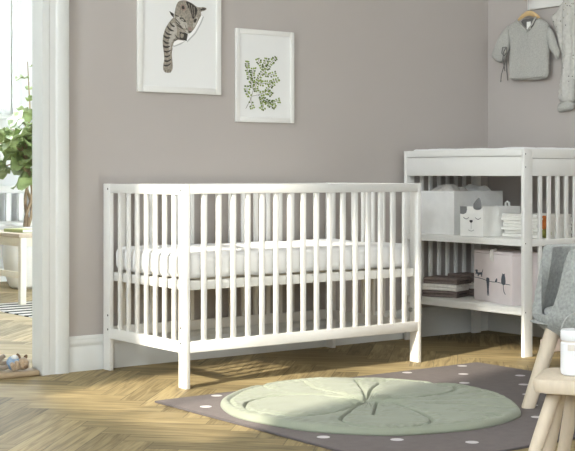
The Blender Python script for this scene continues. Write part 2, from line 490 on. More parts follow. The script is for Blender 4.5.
# door casing and jamb lining
CS = [(0, 0), (.030, 0), (.030, .030), (.026, .034), (.026, .062), (.030, .066), (.033, .074), (.033, .118), (.029, .124), (0, .127)]
def casing(name, xin, sgn):
    bm = extrude_profile(CS, lambda d, h, s: (xin + sgn * h, -d, s), 0, DZ + .115)
    return struct(name, bm, M['trim'])
casing('trim_1', DX1 - .012, 1); casing('trim_2', DX0 + .012, -1)
struct('trim_3', extrude_profile(CS, lambda d, h, s: (s, -d, DZ - .012 + h), DX0 + .012, DX1 - .012), M['trim'])
bm = B()
box(bm, DX1 - .012, DX1, .0, TB, 0, DZ, 0); box(bm, DX0, DX0 + .012, .0, TB, 0, DZ, 0); box(bm, DX0, DX1, 0, TB, DZ - .012, DZ, 0)
struct('trim_4', bm, M['trim'])
# oak threshold
bm = B(); box(bm, DX0 + .021, DX1 - .021, -.028, TB - .002, .0005, .024, .008, seg=3)
struct('trim_5', bm, M['oak'])

# windows
def window(name, axis, p, inward, u0, u1, z0, z1, nu, nz, mid=None, bar=.03):
    root = bpy.data.objects.new(name, None); COL.objects.link(root); root['kind'] = 'structure'
    cpos = ((p, (u0 + u1) / 2, z0) if axis == 'x' else ((u0 + u1) / 2, p, z0)); root.location = cpos; WM[root] = Matrix.Translation(Vector(cpos))
    def bx(bm, a0, a1, b0, b1, d0, d1, bev=.004):
        q0, q1 = sorted((p + inward * d0, p + inward * d1))
        if axis == 'x': box(bm, q0, q1, a0, a1, b0, b1, bev)
        else: box(bm, a0, a1, q0, q1, b0, b1, bev)
    f = B(); w = .06
    bx(f, u0, u0 + w, z0, z1, -.11, -.04); bx(f, u1 - w, u1, z0, z1, -.11, -.04)
    bx(f, u0 + w, u1 - w, z0, z0 + w, -.11, -.04); bx(f, u0 + w, u1 - w, z1 - w, z1, -.11, -.04)
    obj('window_frame', f, M['trim'], root)
    g = B()
    iu0, iu1, iz0, iz1 = u0 + w, u1 - w, z0 + w, z1 - w
    for k in range(1, nu):
        u = iu0 + (iu1 - iu0) * k / nu; bx(g, u - bar / 2, u + bar / 2, iz0, iz1, -.095, -.055)
    for k in range(1, nz):
        z = iz0 + (iz1 - iz0) * k / nz if mid is None else mid
        bx(g, iu0, iu1, z - bar / 2, z + bar / 2, -.097, -.053)
    if nu > 1 or nz > 1: obj('glazing_bar', g, M['trim'], root)
    pn = B(); bx(pn, iu0, iu1, iz0, iz1, -.078, -.074, 0); obj('pane', pn, M['glass'], root)
    c = B()                                             # inner casing and sill
    bx(c, u0 - .055, u0, z0, z1 + .055, 0, .02); bx(c, u1, u1 + .055, z0, z1 + .055, 0, .02)
    bx(c, u0, u1, z1, z1 + .055, 0, .02)
    obj('window_casing', c, M['trim'], root)
    s = B(); bx(s, u0 - .07, u1 + .07, z0 - .035, z0, -.04, .045); obj('window_sill', s, M['trim'], root)
    return root
window('window_1', 'x', RX0, 1, *LW, 2, 2)
window('fill_window_left', 'x', RX0, 1, *LW2, 3, 2)
window('fill_window_front', 'y', RY0, 1, *FW, 1, 2)
window('window_3', 'y', NY1, -1, *NW, 1, 2, 1.76, .05)

# ------------------------------------------------------------------ cot
CX0, CX1, CY0, CY1, CH = -2.354, -1.114, -.681, -.0225, .797
ET = .020; PWd = .055                                   # end board thickness, post width
cot = thing('cot', 'white slatted wooden baby cot with its mattress set high, against the taupe wall', 'cot', ((CX0 + CX1) / 2, (CY0 + CY1) / 2, 0))
for xa in (CX0, CX1 - ET):
    for ya in (CY0, CY1 - PWd):
        p = obj('post', box(B(), xa, xa + ET, ya, ya + PWd, 0, CH, .002), M['lacquer'], cot)
        for zb in (.775, .235, .175):
            y = ya + PWd / 2 + (.012 if ya == CY0 else -.012)
            xs = xa if xa == CX0 else xa + ET
            bb = B(); sgn = -1 if xa == CX0 else 1
            tube(bb, [(xs - sgn * .006, y, zb), (xs + sgn * .0006, y, zb)], .0045, 10)
            obj('bolt', bb, M['bolt'], p)
    ya, yb = CY0 + PWd, CY1 - PWd
    obj('end_rail', box(B(), xa + .001, xa + ET - .001, ya, yb, CH - .040, CH, .002), M['lacquer'], cot)
    obj('end_rail', box(B(), xa + .001, xa + ET - .001, ya, yb, .137, .182, .002), M['lacquer'], cot)
    for k in range(7):
        y = ya + (yb - ya) * (k + 1) / 8 if False else -.150 - .0713 * k
        obj('slat', box(B(), xa + .004, xa + ET - .004, y - .0095, y + .0095, .181, CH - .039, .0012), M['lacquer'], cot)
for side, (ya, yb) in enumerate(((CY0, CY0 + .022), (CY1 - .022, CY1))):
    xa, xb = CX0 + ET, CX1 - ET
    obj('side_rail', box(B(), xa, xb, ya, yb, CH - .037, CH - .001, .002), M['lacquer'], cot)
    obj('side_rail', box(B(), xa, xb, ya, yb, .140, .184, .002), M['lacquer'], cot)
    for k in range(16):
        x = xa + (xb - xa) * (k + 1) / 17
        obj('slat', box(B(), x - .0096, x + .0096, ya + .004, yb - .004, .183, CH - .036, .0012), M['lacquer'], cot)
# mattress support frame and its slatted base
bm = B(); fx0, fx1, fy0, fy1 = CX0 + ET + .002, CX1 - ET - .002, CY0 + .026, CY1 - .026
box(bm, fx0, fx1, fy0, fy0 + .022, .382, .419, .002); box(bm, fx0, fx1, fy1 - .022, fy1, .382, .419, .002)
box(bm, fx0, fx0 + .022, fy0 + .022, fy1 - .022, .382, .419, .002); box(bm, fx1 - .022, fx1, fy0 + .022, fy1 - .022, .382, .419, .002)
obj('mattress_frame', bm, M['lacquer'], cot)
for k in range(9):
    x = fx0 + .022 + (fx1 - fx0 - .044) * (k + .5) / 9
    obj('base_slat', box(B(), x - .03, x + .03, fy0 + .02, fy1 - .02, .402, .414, .001), M['lacquer'], cot)
for (x, y) in ((CX0 + ET, CY0 + .045), (CX0 + ET, CY1 - .045), (CX1 - ET, CY0 + .045), (CX1 - ET, CY1 - .045)):
    sg = 1 if x < -2 else -1
    bb = tube(B(), [(x - sg * .002, y, .232), (x + sg * .008, y, .232)], .010, 14); obj('fitting', bb, M['chrome'], cot)

# mattress with fitted sheet
def soft_box(x0, x1, y0, y1, z0, z1, r, wob, seed, nx=40, ny=22, nz=8):
    """rounded cushion block with gentle wrinkles"""
    bm = B(); cx, cy, cz = (x0 + x1) / 2, (y0 + y1) / 2, (z0 + z1) / 2
    hx, hy, hz = (x1 - x0) / 2, (y1 - y0) / 2, (z1 - z0) / 2
    cache = {}
    def vert(u, v, w):
        k = (round(u, 5), round(v, 5), round(w, 5))
        if k in cache: return cache[k]
        p = Vector((u * hx, v * hy, w * hz))
        q = Vector((max(-hx + r, min(hx - r, p.x)), max(-hy + r, min(hy - r, p.y)), max(-hz + r, min(hz - r, p.z))))
        d = p - q
        if d.length > 1e-9: p = q + d.normalized() * r
        nn = noise.noise(p * 9 + Vector((seed, 0, 0))) * wob + noise.noise(p * 26 + Vector((0, seed, 0))) * wob * .4
        if d.length > 1e-9: p += d.normalized() * (nn - wob)
        cache[k] = bm.verts.new(p + Vector((cx, cy, cz))); return cache[k]
    def lin(n): 
        return [math.sin((-1 + 2 * i / n) * PI / 2) * .35 + (-1 + 2 * i / n) * .65 for i in range(n + 1)]
    U, V, W = lin(nx), lin(ny), lin(nz)
    for w in (-1, 1):
        for i in range(nx):
            for j in range(ny): bm.faces.new((vert(U[i], V[j], w), vert(U[i + 1], V[j], w), vert(U[i + 1], V[j + 1], w), vert(U[i], V[j + 1], w)))
    for v in (-1, 1):
        for i in range(nx):
            for j in range(nz): bm.faces.new((vert(U[i], v, W[j]), vert(U[i + 1], v, W[j]), vert(U[i + 1], v, W[j + 1]), vert(U[i], v, W[j + 1])))
    for u in (-1, 1):
        for i in range(ny):
            for j in range(nz): bm.faces.new((vert(u, V[i], W[j]), vert(u, V[i + 1], W[j]), vert(u, V[i + 1], W[j + 1]), vert(u, V[i], W[j + 1])))
    return bm
o = obj('mattress', soft_box(CX0 + ET + .004, CX1 - ET - .004, CY0 + .026, CY1 - .026, .4195, .532, .036, .005, 3, 80, 40, 10), M['sheet'], angle=2)
tag(o, 'thick white mattress with a smooth white sheet inside the slatted cot', 'mattress')

# ------------------------------------------------------------------ changing table
TX0, TX1, TY0, TY1, TH = -.639, -.110, -.855, -.038, .953
ct = thing('changing_table', 'white changing table with two open shelves standing in the corner of the room', 'changing table', ((TX0 + TX1) / 2, (TY0 + TY1) / 2, 0))
for ya in (TY0, TY1 - ET):
    for xa in (TX0, TX1 - PWd):
        p = obj('post', box(B(), xa, xa + PWd, ya, ya + ET, 0, TH, .002), M['lacquer'], ct)
        ys, sg = (ya, -1) if ya == TY0 else (ya + ET, 1)
        for zb in (.930, .87, .520, .205):
            bb = tube(B(), [(xa + (.009 if xa == TX0 else PWd - .009), ys - sg * .006, zb), (xa + (.009 if xa == TX0 else PWd - .009), ys + sg * .0006, zb)], .003, 10)
            obj('bolt', bb, M['bolt'], p)
    xa, xb = TX0 + PWd, TX1 - PWd
    obj('end_apron', box(B(), xa, xb, ya + .001, ya + ET - .001, .829, .908, .002), M['lacquer'], ct)
    obj('end_rail', box(B(), xa, xb, ya + .001, ya + ET - .001, .910, TH, .002), M['lacquer'], ct)
    obj('end_rail', box(B(), xa, xb, ya + .001, ya + ET - .001, .505, .538, .002), M['lacquer'], ct)
    obj('end_rail', box(B(), xa, xb, ya + .001, ya + ET - .001, .190, .232, .002), M['lacquer'], ct)
    for k in range(6):
        x = xa + (xb - xa) * (k + 1) / 7
        obj('slat', box(B(), x - .0105, x + .0105, ya + .004, ya + ET - .004, .537, .830, .0012), M['lacquer'], ct)
        obj('slat', box(B(), x - .0105, x + .0105, ya + .004, ya + ET - .004, .231, .506, .0012), M['lacquer'], ct)
ya, yb = TY0 + ET, TY1 - ET
obj('apron', box(B(), TX0 + .001, TX0 + .019, ya, yb, .829, .919, .002), M['lacquer'], ct)
obj('top_rim', box(B(), TX0 + .001, TX0 + .022, ya, yb, .921, TH + .001, .003), M['lacquer'], ct)
obj('apron', box(B(), TX1 - .019, TX1 - .001, ya, yb, .829, .919, .002), M['lacquer'], ct)
obj('top_rim', box(B(), TX1 - .022, TX1 - .001, ya, yb, .921, TH + .001, .003), M['lacquer'], ct)
obj('tabletop', box(B(), TX0 + .022, TX1 - .022, ya, yb, .880, .900, .002), M['lacquer'], ct)
bm = B(); box(bm, TX0 + .002, TX1 - .002, ya, yb, .520, .538, .002); box(bm, TX0 + .002, TX0 + .018, ya, yb, .507, .521, .001); obj('shelf', bm, M['lacquer'], ct)
bm = B(); box(bm, TX0 + .002, TX1 - .002, ya, yb, .207, .225, .002); box(bm, TX0 + .002, TX0 + .018, ya, yb, .190, .208, .001); obj('shelf', bm, M['lacquer'], ct)

# changing mat lying in the top tray, its rim just peeping over
o = obj('changing_pad', soft_box(TX0 + .024, TX1 - .024, TY0 + .022, TY1 - .022, .9005, .966, .022, .004, 9, 40, 50, 6), M['sheet'], angle=2)
tag(o, 'thin white changing pad lying in the top tray of the changing table', 'changing pad')

# ------------------------------------------------------------------ storage on the shelves
def open_bin(w, d, h, t=.006, wob=.002, seed=0, pts=None):
    """open fabric box, local: x depth 0..d, y 0..-w, z 0..h; slightly slumped sides"""
    bm = B()
    def side(fn, nu, nv):
        g = [[bm.verts.new(fn(i / nu, j / nv)) for j in range(nv + 1)] for i in range(nu + 1)]
        for i in range(nu):
            for j in range(nv): bm.faces.new((g[i][j], g[i + 1][j], g[i + 1][j + 1], g[i][j + 1]))
    def wv(a, b): return wob * noise.noise(Vector((a * 3 + seed, b * 3, seed)))  * 4 * a * (1 - a) * 1.6
    N = 14
    for inset in (0, t):
        x0, x1, y0, y1 = inset, d - inset, -inset, -w + inset
        side(lambda u, v: (x0 + wv(u, v), y0 + (y1 - y0) * u, v * h), N, 10)
        side(lambda u, v: (x1 - wv(u, v), y0 + (y1 - y0) * u, v * h), N, 10)
        side(lambda u, v: (x0 + (x1 - x0) * u, y0 - wv(u, v + 2), v * h), N, 10)
        side(lambda u, v: (x0 + (x1 - x0) * u, y1 + wv(u, v + 5), v * h), N, 10)
        zb = 0 if inset == 0 else .008
        side(lambda u, v: (x0 + (x1 - x0) * u, y0 + (y1 - y0) * v, zb), 2, 2)
    for (a0, a1, b0, b1) in ((0, d, 0, -t), (0, d, -w, -w + t), (0, t, -t, -w + t), (d - t, d, -t, -w + t)):
        f = bm.faces.new([bm.verts.new((x, y, h)) for x, y in ((a0, b0), (a1, b0), (a1, b1), (a0, b1))])
    bmesh.ops.remove_doubles(bm, verts=bm.verts, dist=.0004)
    return bm
def local_obj(name, bm, m, parent, **k): return obj(name, bm, m, parent, world=False, **k)
def frontpt(off): return lambda y, z: (-off, y, z)

Z1, Z2 = .5385, .2255
# large grey bin
t = thing('storage_bin', 'large pale grey fabric storage bin at the left of the upper shelf, blankets inside', 'storage bin', (-.575, -.072, Z1))
local_obj('bin_body', open_bin(.262, .34, .215, wob=.006, seed=2), M['bin_grey'], t)
s = B()
for y in (-.0015, -.2605): box(s, -.0016, .0006, y - .002, y + .002, .002, .214, .0003)
box(s, -.0014, .0004, -.255, -.005, .207, .2105, .0003); local_obj('seam', s, M['bin_white'], t)
# blankets stuffed into it
def crumple(c, rx, ry, h, seed, n=34):
    bm = B(); g = []
    for i in range(n + 1):
        row = []
        for j in range(n + 1):
            u, v = -1 + 2 * i / n, -1 + 2 * j / n
            e = max(0, 1 - (abs(u) ** 4)) * max(0, 1 - (abs(v) ** 4))
            p = Vector((u * rx * 8, v * ry * 8, seed))
            z = h * (.55 * e + .55 * abs(noise.noise(p * 1.6)) * e + .25 * noise.noise(p * 4) * e) - .02 * (1 - e)
            row.append(bm.verts.new((c[0] + u * rx, c[1] + v * ry, c[2] + z)))
        g.append(row)
    for i in range(n):
        for j in range(n): bm.faces.new((g[i][j], g[i + 1][j], g[i + 1][j + 1], g[i][j + 1]))
    b0 = [bm.verts.new((c[0] + sx * rx * .98, c[1] + sy * ry * .98, c[2] - .15)) for sx, sy in ((-1, -1), (1, -1), (1, 1), (-1, 1))]
    bm.faces.new(b0[::-1])
    for (a, b_, row) in ((b0[0], b0[3], g[0]), (b0[2], b0[1], g[n][::-1])):
        bm.faces.new([a] + row + [b_])
    bm.faces.new([b0[1]] + [g[i][0] for i in range(n, -1, -1)] + [b0[0]]); bm.faces.new([b0[3]] + [g[i][n] for i in range(n + 1)] + [b0[2]])
    return bm
o = obj('blanket', crumple((-.487, -.203, Z1 + .205),   .075, .118, .050, 1.3), M['blanket_pale'], angle=2)
tag(o, 'crumpled pale blanket heaped at the front of the large grey storage bin', 'blanket')
o = obj('blanket', crumple((-.325, -.203, Z1 + .205), .075, .118, .044, 7.9), M['sheet'], angle=2)
tag(o, 'crumpled white blanket at the back of the large grey storage bin', 'blanket')

# animal-face bin
t = thing('storage_bin', 'small off-white fabric bin printed with a sleeping animal face and grey ears', 'storage bin', (-.596, -.398, Z1), .03)
local_obj('bin_body', open_bin(.150, .265, .143, wob=.003, seed=5), M['bin_white'], t)
fp = frontpt(.0032)
pr = B()
flat(pr, [(-.002, .143), (-.046, .143), (-.048, .128), (-.042, .112), (-.024, .105), (-.002, .107)], fp, 0)
for s, y0 in ((1, -.042), (1, -.120)):                                 # closed eyes
    pts = [(y0 + .018 - .036 * k / 8, .092 - .008 * math.sin(PI * k / 8)) for k in range(9)]
    for a, b_ in zip(pts, pts[1:]):
        flat(pr, [(a[0], a[1]), (b_[0], b_[1]), (b_[0], b_[1] - .003), (a[0], a[1] - .003)], fp, 1)
flat(pr, [(-.066, .078), (-.084, .078), (-.086, .071), (-.075, .063), (-.064, .071)], fp, 1)
flat(pr, [(-.074, .064), (-.076, .064), (-.076, .034), (-.074, .034)], fp, 2)
pts = [(-.056 - .038 * k / 8, .032 - .006 * math.sin(PI * k / 8)) for k in range(9)]
for a, b_ in zip(pts, pts[1:]): flat(pr, [a, b_, (b_[0], b_[1] - .002), (a[0], a[1] - .002)], fp, 2)
local_obj('face_print', pr, [M['print_grey'], M['print_black'], M['print_grey']], t)
e = cushion(smooth_poly([(-.094, .128), (-.090, .152), (-.108, .172), (-.126, .188), (-.138, .184), (-.146, .150), (-.144, .128)], 2), .008, .006, .006, lambda a, b_, c: (-.0065 - c, a, b_))
local_obj('ear', e, M['print_grey'], t)
lb = B(); tube(lb, [(.258, -.060, .140), (.258, -.060, .158), (.258, -.072, .164), (.258, -.084, .158), (.258, -.084, .140)], .005, 8); local_obj('pull_loop', lb, M['bin_white'], t)

# folded muslin cloths: stack of seven
def folded(w, d, h, layers, seed):
    """folded cloth, local: x depth 0..d (fold at x=0), y 0..-w"""
    bm = B(); lh = h / layers
    for k in range(layers):
        r = lh * .49; z = lh * (k + .5); j = .003 * noise.noise(Vector((seed, k, 0)))
        n = 16; prof = []
        for q in range(9): 
            a = PI / 2 + PI * q / 8; prof.append((r + r * math.cos(a) + j, z + r * math.sin(a)))
        for q in range(9):
            a = -PI / 2 + PI * q / 8; prof.append((d - r + r * math.cos(a) + j, z + r * math.sin(a)))
        rows = []
        for i in range(n + 1):
            y = -w * i / n
            rows.append([bm.verts.new((px + .004 * noise.noise(Vector((seed, y * 14, k))), y + .003 * noise.noise(Vector((k, px * 9, seed))), pz + .15 * lh * noise.noise(Vector((px * 12, y * 12, seed))))) for px, pz in prof])
        m_ = len(prof)
        for i in range(n):
            for q in range(m_): bm.faces.new((rows[i][q], rows[i][(q + 1) % m_], rows[i + 1][(q + 1) % m_], rows[i + 1][q]))
        bm.faces.new(rows[0][::-1]); bm.faces.new(rows[-1])
    return bm
zz = Z1
names = ['bottom', 'second from the bottom', 'third from the bottom', 'middle', 'third from the top', 'second from the top', 'topmost']
for k in range(7):
    hh = .0158
    bm = folded(.245 + .004 * (k % 3), .215, hh * .94, 2, k * 3.1)
    bm.transform(Matrix.Translation((-.470 + .010 * math.sin(k * 2.1), -.556 - .004 * (k % 2), zz)) @ Matrix.Rotation(-.07 + .06 * math.sin(k * 1.7), 4, 'Z'))
    o = obj('folded_cloth', bm, M['muslin'], angle=1.2)
    tag(o, f'folded white muslin cloth, {names[k]} of the stack beside the animal-face bin', 'cloth', 'folded white cloths on the upper shelf')
    zz += hh
# bright printed cloth at the back of the upper shelf
t = thing('cloth_bundle', 'orange and green printed cloth bundle standing between the white cloth stack and the slats', 'cloth bundle', (-.445, -.806, Z1))
b_ = B(); ell(b_, (-.448, -.805, Z1 + .072), (.030, .020, .034), (0, .3, .1), 0, .2, 3); obj('orange_cloth', b_, M['orange_print'], t)['label'] = 'orange printed cloth'
b_ = B(); ell(b_, (-.445, -.805, Z1 + .022), (.042, .022, .022), (0, 0, .1), 0, .12, 8); obj('green_cloth', b_, M['green_print'], t)['label'] = 'yellow-green printed cloth'

# towels on the lower shelf
def towel(x, y, z, w, d, h, m, label, seed, rz=0):
    t = thing('folded_towel', label, 'towel', (x, y, z), rz, 'folded towels on the lower shelf')
    local_obj('towel_body', folded(w, d, h, 2, seed), m, t, angle=1.2)
    hm = B(); box(hm, .03, d - .03, -w - .004, -w + .003, h * .44, h * .56, .001)
    local_obj('hem', hm, M['towel_edge' if m is M['towel_brown'] else 'towel_light'], t)
    return t
specs = [('towel_brown', 'brown towel at the bottom of the front towel stack'), ('towel_light', 'pale grey towel in the middle of the front towel stack'), ('towel_brown', 'brown towel on top of the front towel stack')]
for k, (mn, lb) in enumerate(specs):
    towel(-.612 + .006 * (k == 1) * -1 + .004 * k, -.142, Z2 + .0325 * k, .19, .15, .032, M[mn], 'folded ' + lb, k * 5.3 + 1, .38 - .04 * k)
specs = [('towel_brown', 'brown towel at the bottom of the stack behind the front towels'), ('towel_light', 'pale grey towel in the middle of the stack behind the front towels'), ('towel_brown', 'brown towel on top of the stack behind the front towels')]
for k, (mn, lb) in enumerate(specs):
    towel(-.40 + .004 * k, -.10, Z2 + .0345 * k, .19, .15, .034, M[mn], 'folded ' + lb, k * 4.1 + 20, .02 * k)

# lidded box with cats on a branch
t = thing('storage_box', 'pale mauve lidded storage box printed with dark cats on a branch', 'storage box', (-.524, -.418, Z2), -.255)
bw, bd, bh = .345, .168, .232
local_obj('box_body', box(B(), 0, bd, -bw, 0, 0, bh, .004), M['bin_pink'], t)
local_obj('lid', box(B(), .004, bd + .002, -bw - .003, .003, bh - .0, bh + .012, .004), M['bin_pink'], t)
lp = B(); tube(lp, [(-.001, -.165, bh - .028), (-.006, -.165, bh), (-.002, -.166, bh + .016), (.02, -.168, bh + .02)], .006, 8); tube(lp, [(-.001, -.182, bh - .034), (-.006, -.181, bh), (-.002, -.178, bh + .016), (.02, -.17, bh + .02)], .006, 8)
local_obj('tie', lp, M['towel_light'], t)
cp = B(); fp = frontpt(.0008)
def q2(x, y): return (-bw * (x - 60) / 243, bh - bh * (y - 57) / 330)            # artwork grid -> box front
def pz(pts): flat(cp, [q2(*p) for p in pts], fp)
br = [(62, 230), (90, 231), (120, 235), (150, 243), (180, 246), (215, 243), (255, 248), (295, 249)]
for a, b_ in zip(br, br[1:]): pz([(a[0], a[1] - 2.5), (b_[0], b_[1] - 2), (b_[0], b_[1] + 2), (a[0], a[1] + 2.5)])
pz([(74, 196), (80, 190), (92, 194), (112, 190), (118, 200), (116, 222), (112, 222), (110, 206), (96, 210), (92, 222), (87, 222), (86, 206), (78, 205), (72, 212)])   # walking cat
pz([(72, 178), (78, 172), (80, 178), (86, 174), (88, 184), (86, 194), (76, 194), (72, 188)])
pz([(112, 192), (118, 180), (120, 168), (123, 169), (121, 182), (117, 198)])
pz([(144, 224), (150, 220), (158, 221), (164, 226), (164, 240), (162, 270), (160, 305), (162, 340), (158, 345), (154, 318), (152, 345), (148, 340), (149, 300), (146, 262), (143, 240)])  # hanging cat
pz([(198, 244), (202, 230), (208, 218), (214, 219), (214, 232), (210, 244)])                                                                                # bird
pz([(241, 200), (244, 190), (244, 178), (248, 182), (256, 182), (261, 178), (261, 192), (263, 202), (266, 228), (264, 250), (256, 256), (244, 254), (238, 240), (238, 220)])   # sitting cat
pz([(249, 254), (253, 254), (254, 280), (258, 300), (266, 316), (263, 319), (254, 305), (250, 284)])
local_obj('cat_print', cp, M['print_dark'], t)
# pale low box on the floor below
o = obj('floor_box', box(B(), -.425, -.13, -.815, -.755, .0005, .060, .006), M['pink_box'])
b_ = B()
tag(o, 'low flat beige-pink box on the floor under the changing table', 'box')

# ------------------------------------------------------------------ rug and play mat
bm = B(); box(bm, -2.602, -.952, -2.222, -.866, .0006, .0085, .003)
rug = obj('rug', bm, M['rug']); rug.location = (-1.777, -1.544, .0006)
tag(rug, 'mauve-grey rug with small pale dots lying in front of the cot', 'rug')
bd = B()
for a in ((-2.606, -2.598, -2.226, -.862), (-.956, -.948, -2.226, -.862), (-2.598, -.956, -2.226, -2.218), (-2.598, -.956, -.870, -.862)):
    box(bd, *a, .0006, .0078, .002)
obj('binding', bd, M['rug_edge'], rug)

MC = (-2.047, -1.414)
SE = {
 's1': [(-1.777, -1.021), (-1.884, -1.183), (-2.002, -1.347), (-2.05, -1.395)],
 's2': [(-1.744, -1.123), (-1.853, -1.206), (-1.968, -1.318), (-2.03, -1.379)],
 'p1': [(-2.05, -1.42), (-2.13, -1.455), (-2.24, -1.53), (-2.34, -1.61), (-2.385, -1.68), (-2.39, -1.763), (-2.345, -1.835), (-2.26, -1.865), (-2.16, -1.855), (-2.10, -1.80), (-2.06, -1.69), (-2.015, -1.53), (-2.02, -1.45)],
 's4': [(-2.053, -1.466), (-2.215, -1.635)],
 'p2': [(-2.03, -1.43), (-1.98, -1.442), (-1.833, -1.450), (-1.698, -1.458), (-1.615, -1.42), (-1.576, -1.353), (-1.583, -1.227), (-1.637, -1.12), (-1.74, -1.09)],
 'p3': [(-2.055, -1.387), (-2.11, -1.213), (-2.20, -1.135), (-2.30, -1.12), (-2.40, -1.16), (-2.472, -1.24), (-2.51, -1.341), (-2.48, -1.46), (-2.42, -1.51), (-2.33, -1.52), (-2.22, -1.49), (-2.082, -1.418)],
 's8': [(-1.972, -.94), (-2.04, -1.10), (-2.03, -1.24), (-2.05, -1.38)],
 's9': [(-2.147, -.91), (-2.185, -1.02)],
 'r1': [(-1.60, -1.66), (-1.70, -1.60), (-1.86, -1.52)], 'r2': [(-1.72, -1.83), (-1.80, -1.74), (-1.92, -1.58)],
 'r3': [(-1.88, -1.90), (-1.93, -1.76)], 'r4': [(-1.585, -1.53), (-1.68, -1.505)],
}
SE = {k: smooth_poly(v, 1, False) for k, v in SE.items()}
DEPTH = {'s1': 1.1, 's2': .9, 'p1': 1, 's4': .9, 'p2': 1, 'p3': 1, 's8': .7, 's9': .8, 'r1': .5, 'r2': .5, 'r3': .4, 'r4': .5}
import numpy as np
def line_dist(X, Y, pl):
    d = np.full(X.shape, 9.0)
    for a, b in zip(pl, pl[1:]):
        dx, dy = b[0] - a[0], b[1] - a[1]; l = dx * dx + dy * dy or 1e-9
        t = np.clip(((X - a[0]) * dx + (Y - a[1]) * dy) / l, 0, 1)
        d = np.minimum(d, np.hypot(X - a[0] - t * dx, Y - a[1] - t * dy))
    return d
bm = B(); NR, NA = 210, 860
S_ = np.array([1 - (1 - i / NR) ** 1.25 for i in range(NR + 1)])[:, None]; A_ = (2 * PI * np.arange(NA) / NA)[None, :]
R_ = 1 + .010 * np.sin(A_ * 5 + .6) + .006 * np.sin(A_ * 11)
for (ny, nx, dp) in ((.16, .50, .035), (.51, -.10, .025)):            # the lobe notches
    dd = np.abs((A_ - math.atan2(ny, nx) + PI) % (2 * PI) - PI); R_ = R_ - dp * np.exp(-(dd / .05) ** 2)
XX = MC[0] + .517 * R_ * S_ * np.cos(A_); YY = MC[1] + .545 * R_ * S_ * np.sin(A_)
edge = np.broadcast_to(1 - S_, XX.shape)
G = np.zeros(XX.shape); PL_ = np.zeros(XX.shape)
for k, v in SE.items():
    d = line_dist(XX, YY, v)
    G = np.maximum(G, DEPTH[k] * (.015 * np.exp(-(d / .0048) ** 2) + .007 * np.exp(-d / .028)))
    PL_ = np.maximum(PL_, np.exp(-((d - .03) / .022) ** 2))
rr_ = np.hypot(XX - MC[0], YY - MC[1]); G = np.maximum(G, .012 * np.exp(-(rr_ / .03) ** 2))
PUFF = np.zeros(XX.shape)
for i in range(NR + 1):
    for j in range(NA):
        x, y = XX[i, j], YY[i, j]
        PUFF[i, j] = .005 * noise.noise(Vector((x * 5, y * 5, 1))) + .0020 * noise.noise(Vector((x * 15, y * 15, 4))) + .0042 * PL_[i, j] * noise.noise(Vector((x * 38, y * 38, 9)))
rim = .0020 * np.sin(A_ * 70 + 3 * np.sin(A_ * 9)) * np.exp(-((edge - .09) / .05) ** 2) + .0016 * np.sin(A_ * 60) * np.exp(-((rr_ - .09) / .05) ** 2)
seam = .009 * np.exp(-((edge - .065) / .014) ** 2) * np.clip(.5 + .6 * np.sin(A_ * 3 + 1), 0, 1)
K_ = np.minimum(1, edge / .05)
HH = .0235 * np.sqrt(np.maximum(0, 1 - (1 - np.minimum(1, edge / .045)) ** 2))
HH = np.maximum(.003 * K_, HH - np.minimum(G, .021) * K_ + (PUFF + rim - seam) * K_)
top = []
for i in range(NR + 1):
    top.append([bm.verts.new((XX[i, j], YY[i, j], .009 + HH[i, j])) for j in range(1 if i == 0 else NA)])
for i in range(NR):
    for j in range(NA):
        if i == 0: bm.faces.new((top[0][0], top[1][j], top[1][(j + 1) % NA]))
        else: bm.faces.new((top[i][j], top[i + 1][j], top[i + 1][(j + 1) % NA], top[i][(j + 1) % NA]))
bm.faces.new(top[NR][::-1])
o = obj('play_mat', bm, M['mat_sage'], angle=2.5)
tag(o, 'round sage-green quilted play mat shaped like a lily pad, lying on the dotted rug', 'play mat')

# ------------------------------------------------------------------ pictures
def picture(name, label, x0, x1, z0, z1, fw=.024, dep=.014):
    t = thing(name, label, 'picture', ((x0 + x1) / 2, 0, z0))
    f = B(); y0, y1 = -dep, -.001
    box(f, x0, x0 + fw, y0, y1, z0, z1, .0025); box(f, x1 - fw, x1, y0, y1, z0, z1, .0025)
    box(f, x0 + fw, x1 - fw, y0, y1, z0, z0 + fw, .0025); box(f, x0 + fw, x1 - fw, y0, y1, z1 - fw, z1, .0025)
    obj('frame', f, M['lacquer'], t)
    obj('poster', box(B(), x0 + fw * .8, x1 - fw * .8, -.008, -.002, z0 + fw * .8, z1 - fw * .8, 0), M['paper'], t)
    return t
t = picture('framed_picture', 'larger white framed picture of a tabby kitten reaching through torn paper', -2.177, -1.736, 1.2, 1.78, .027)
kb = B(); L = 0
def art(pts, mi, sm=1, lay=None):
    global L
    L += 1
    off = .0083 + .00004 * L
    flat(kb, smooth_poly(pts, sm) if sm else pts, wallpt(off), mi)
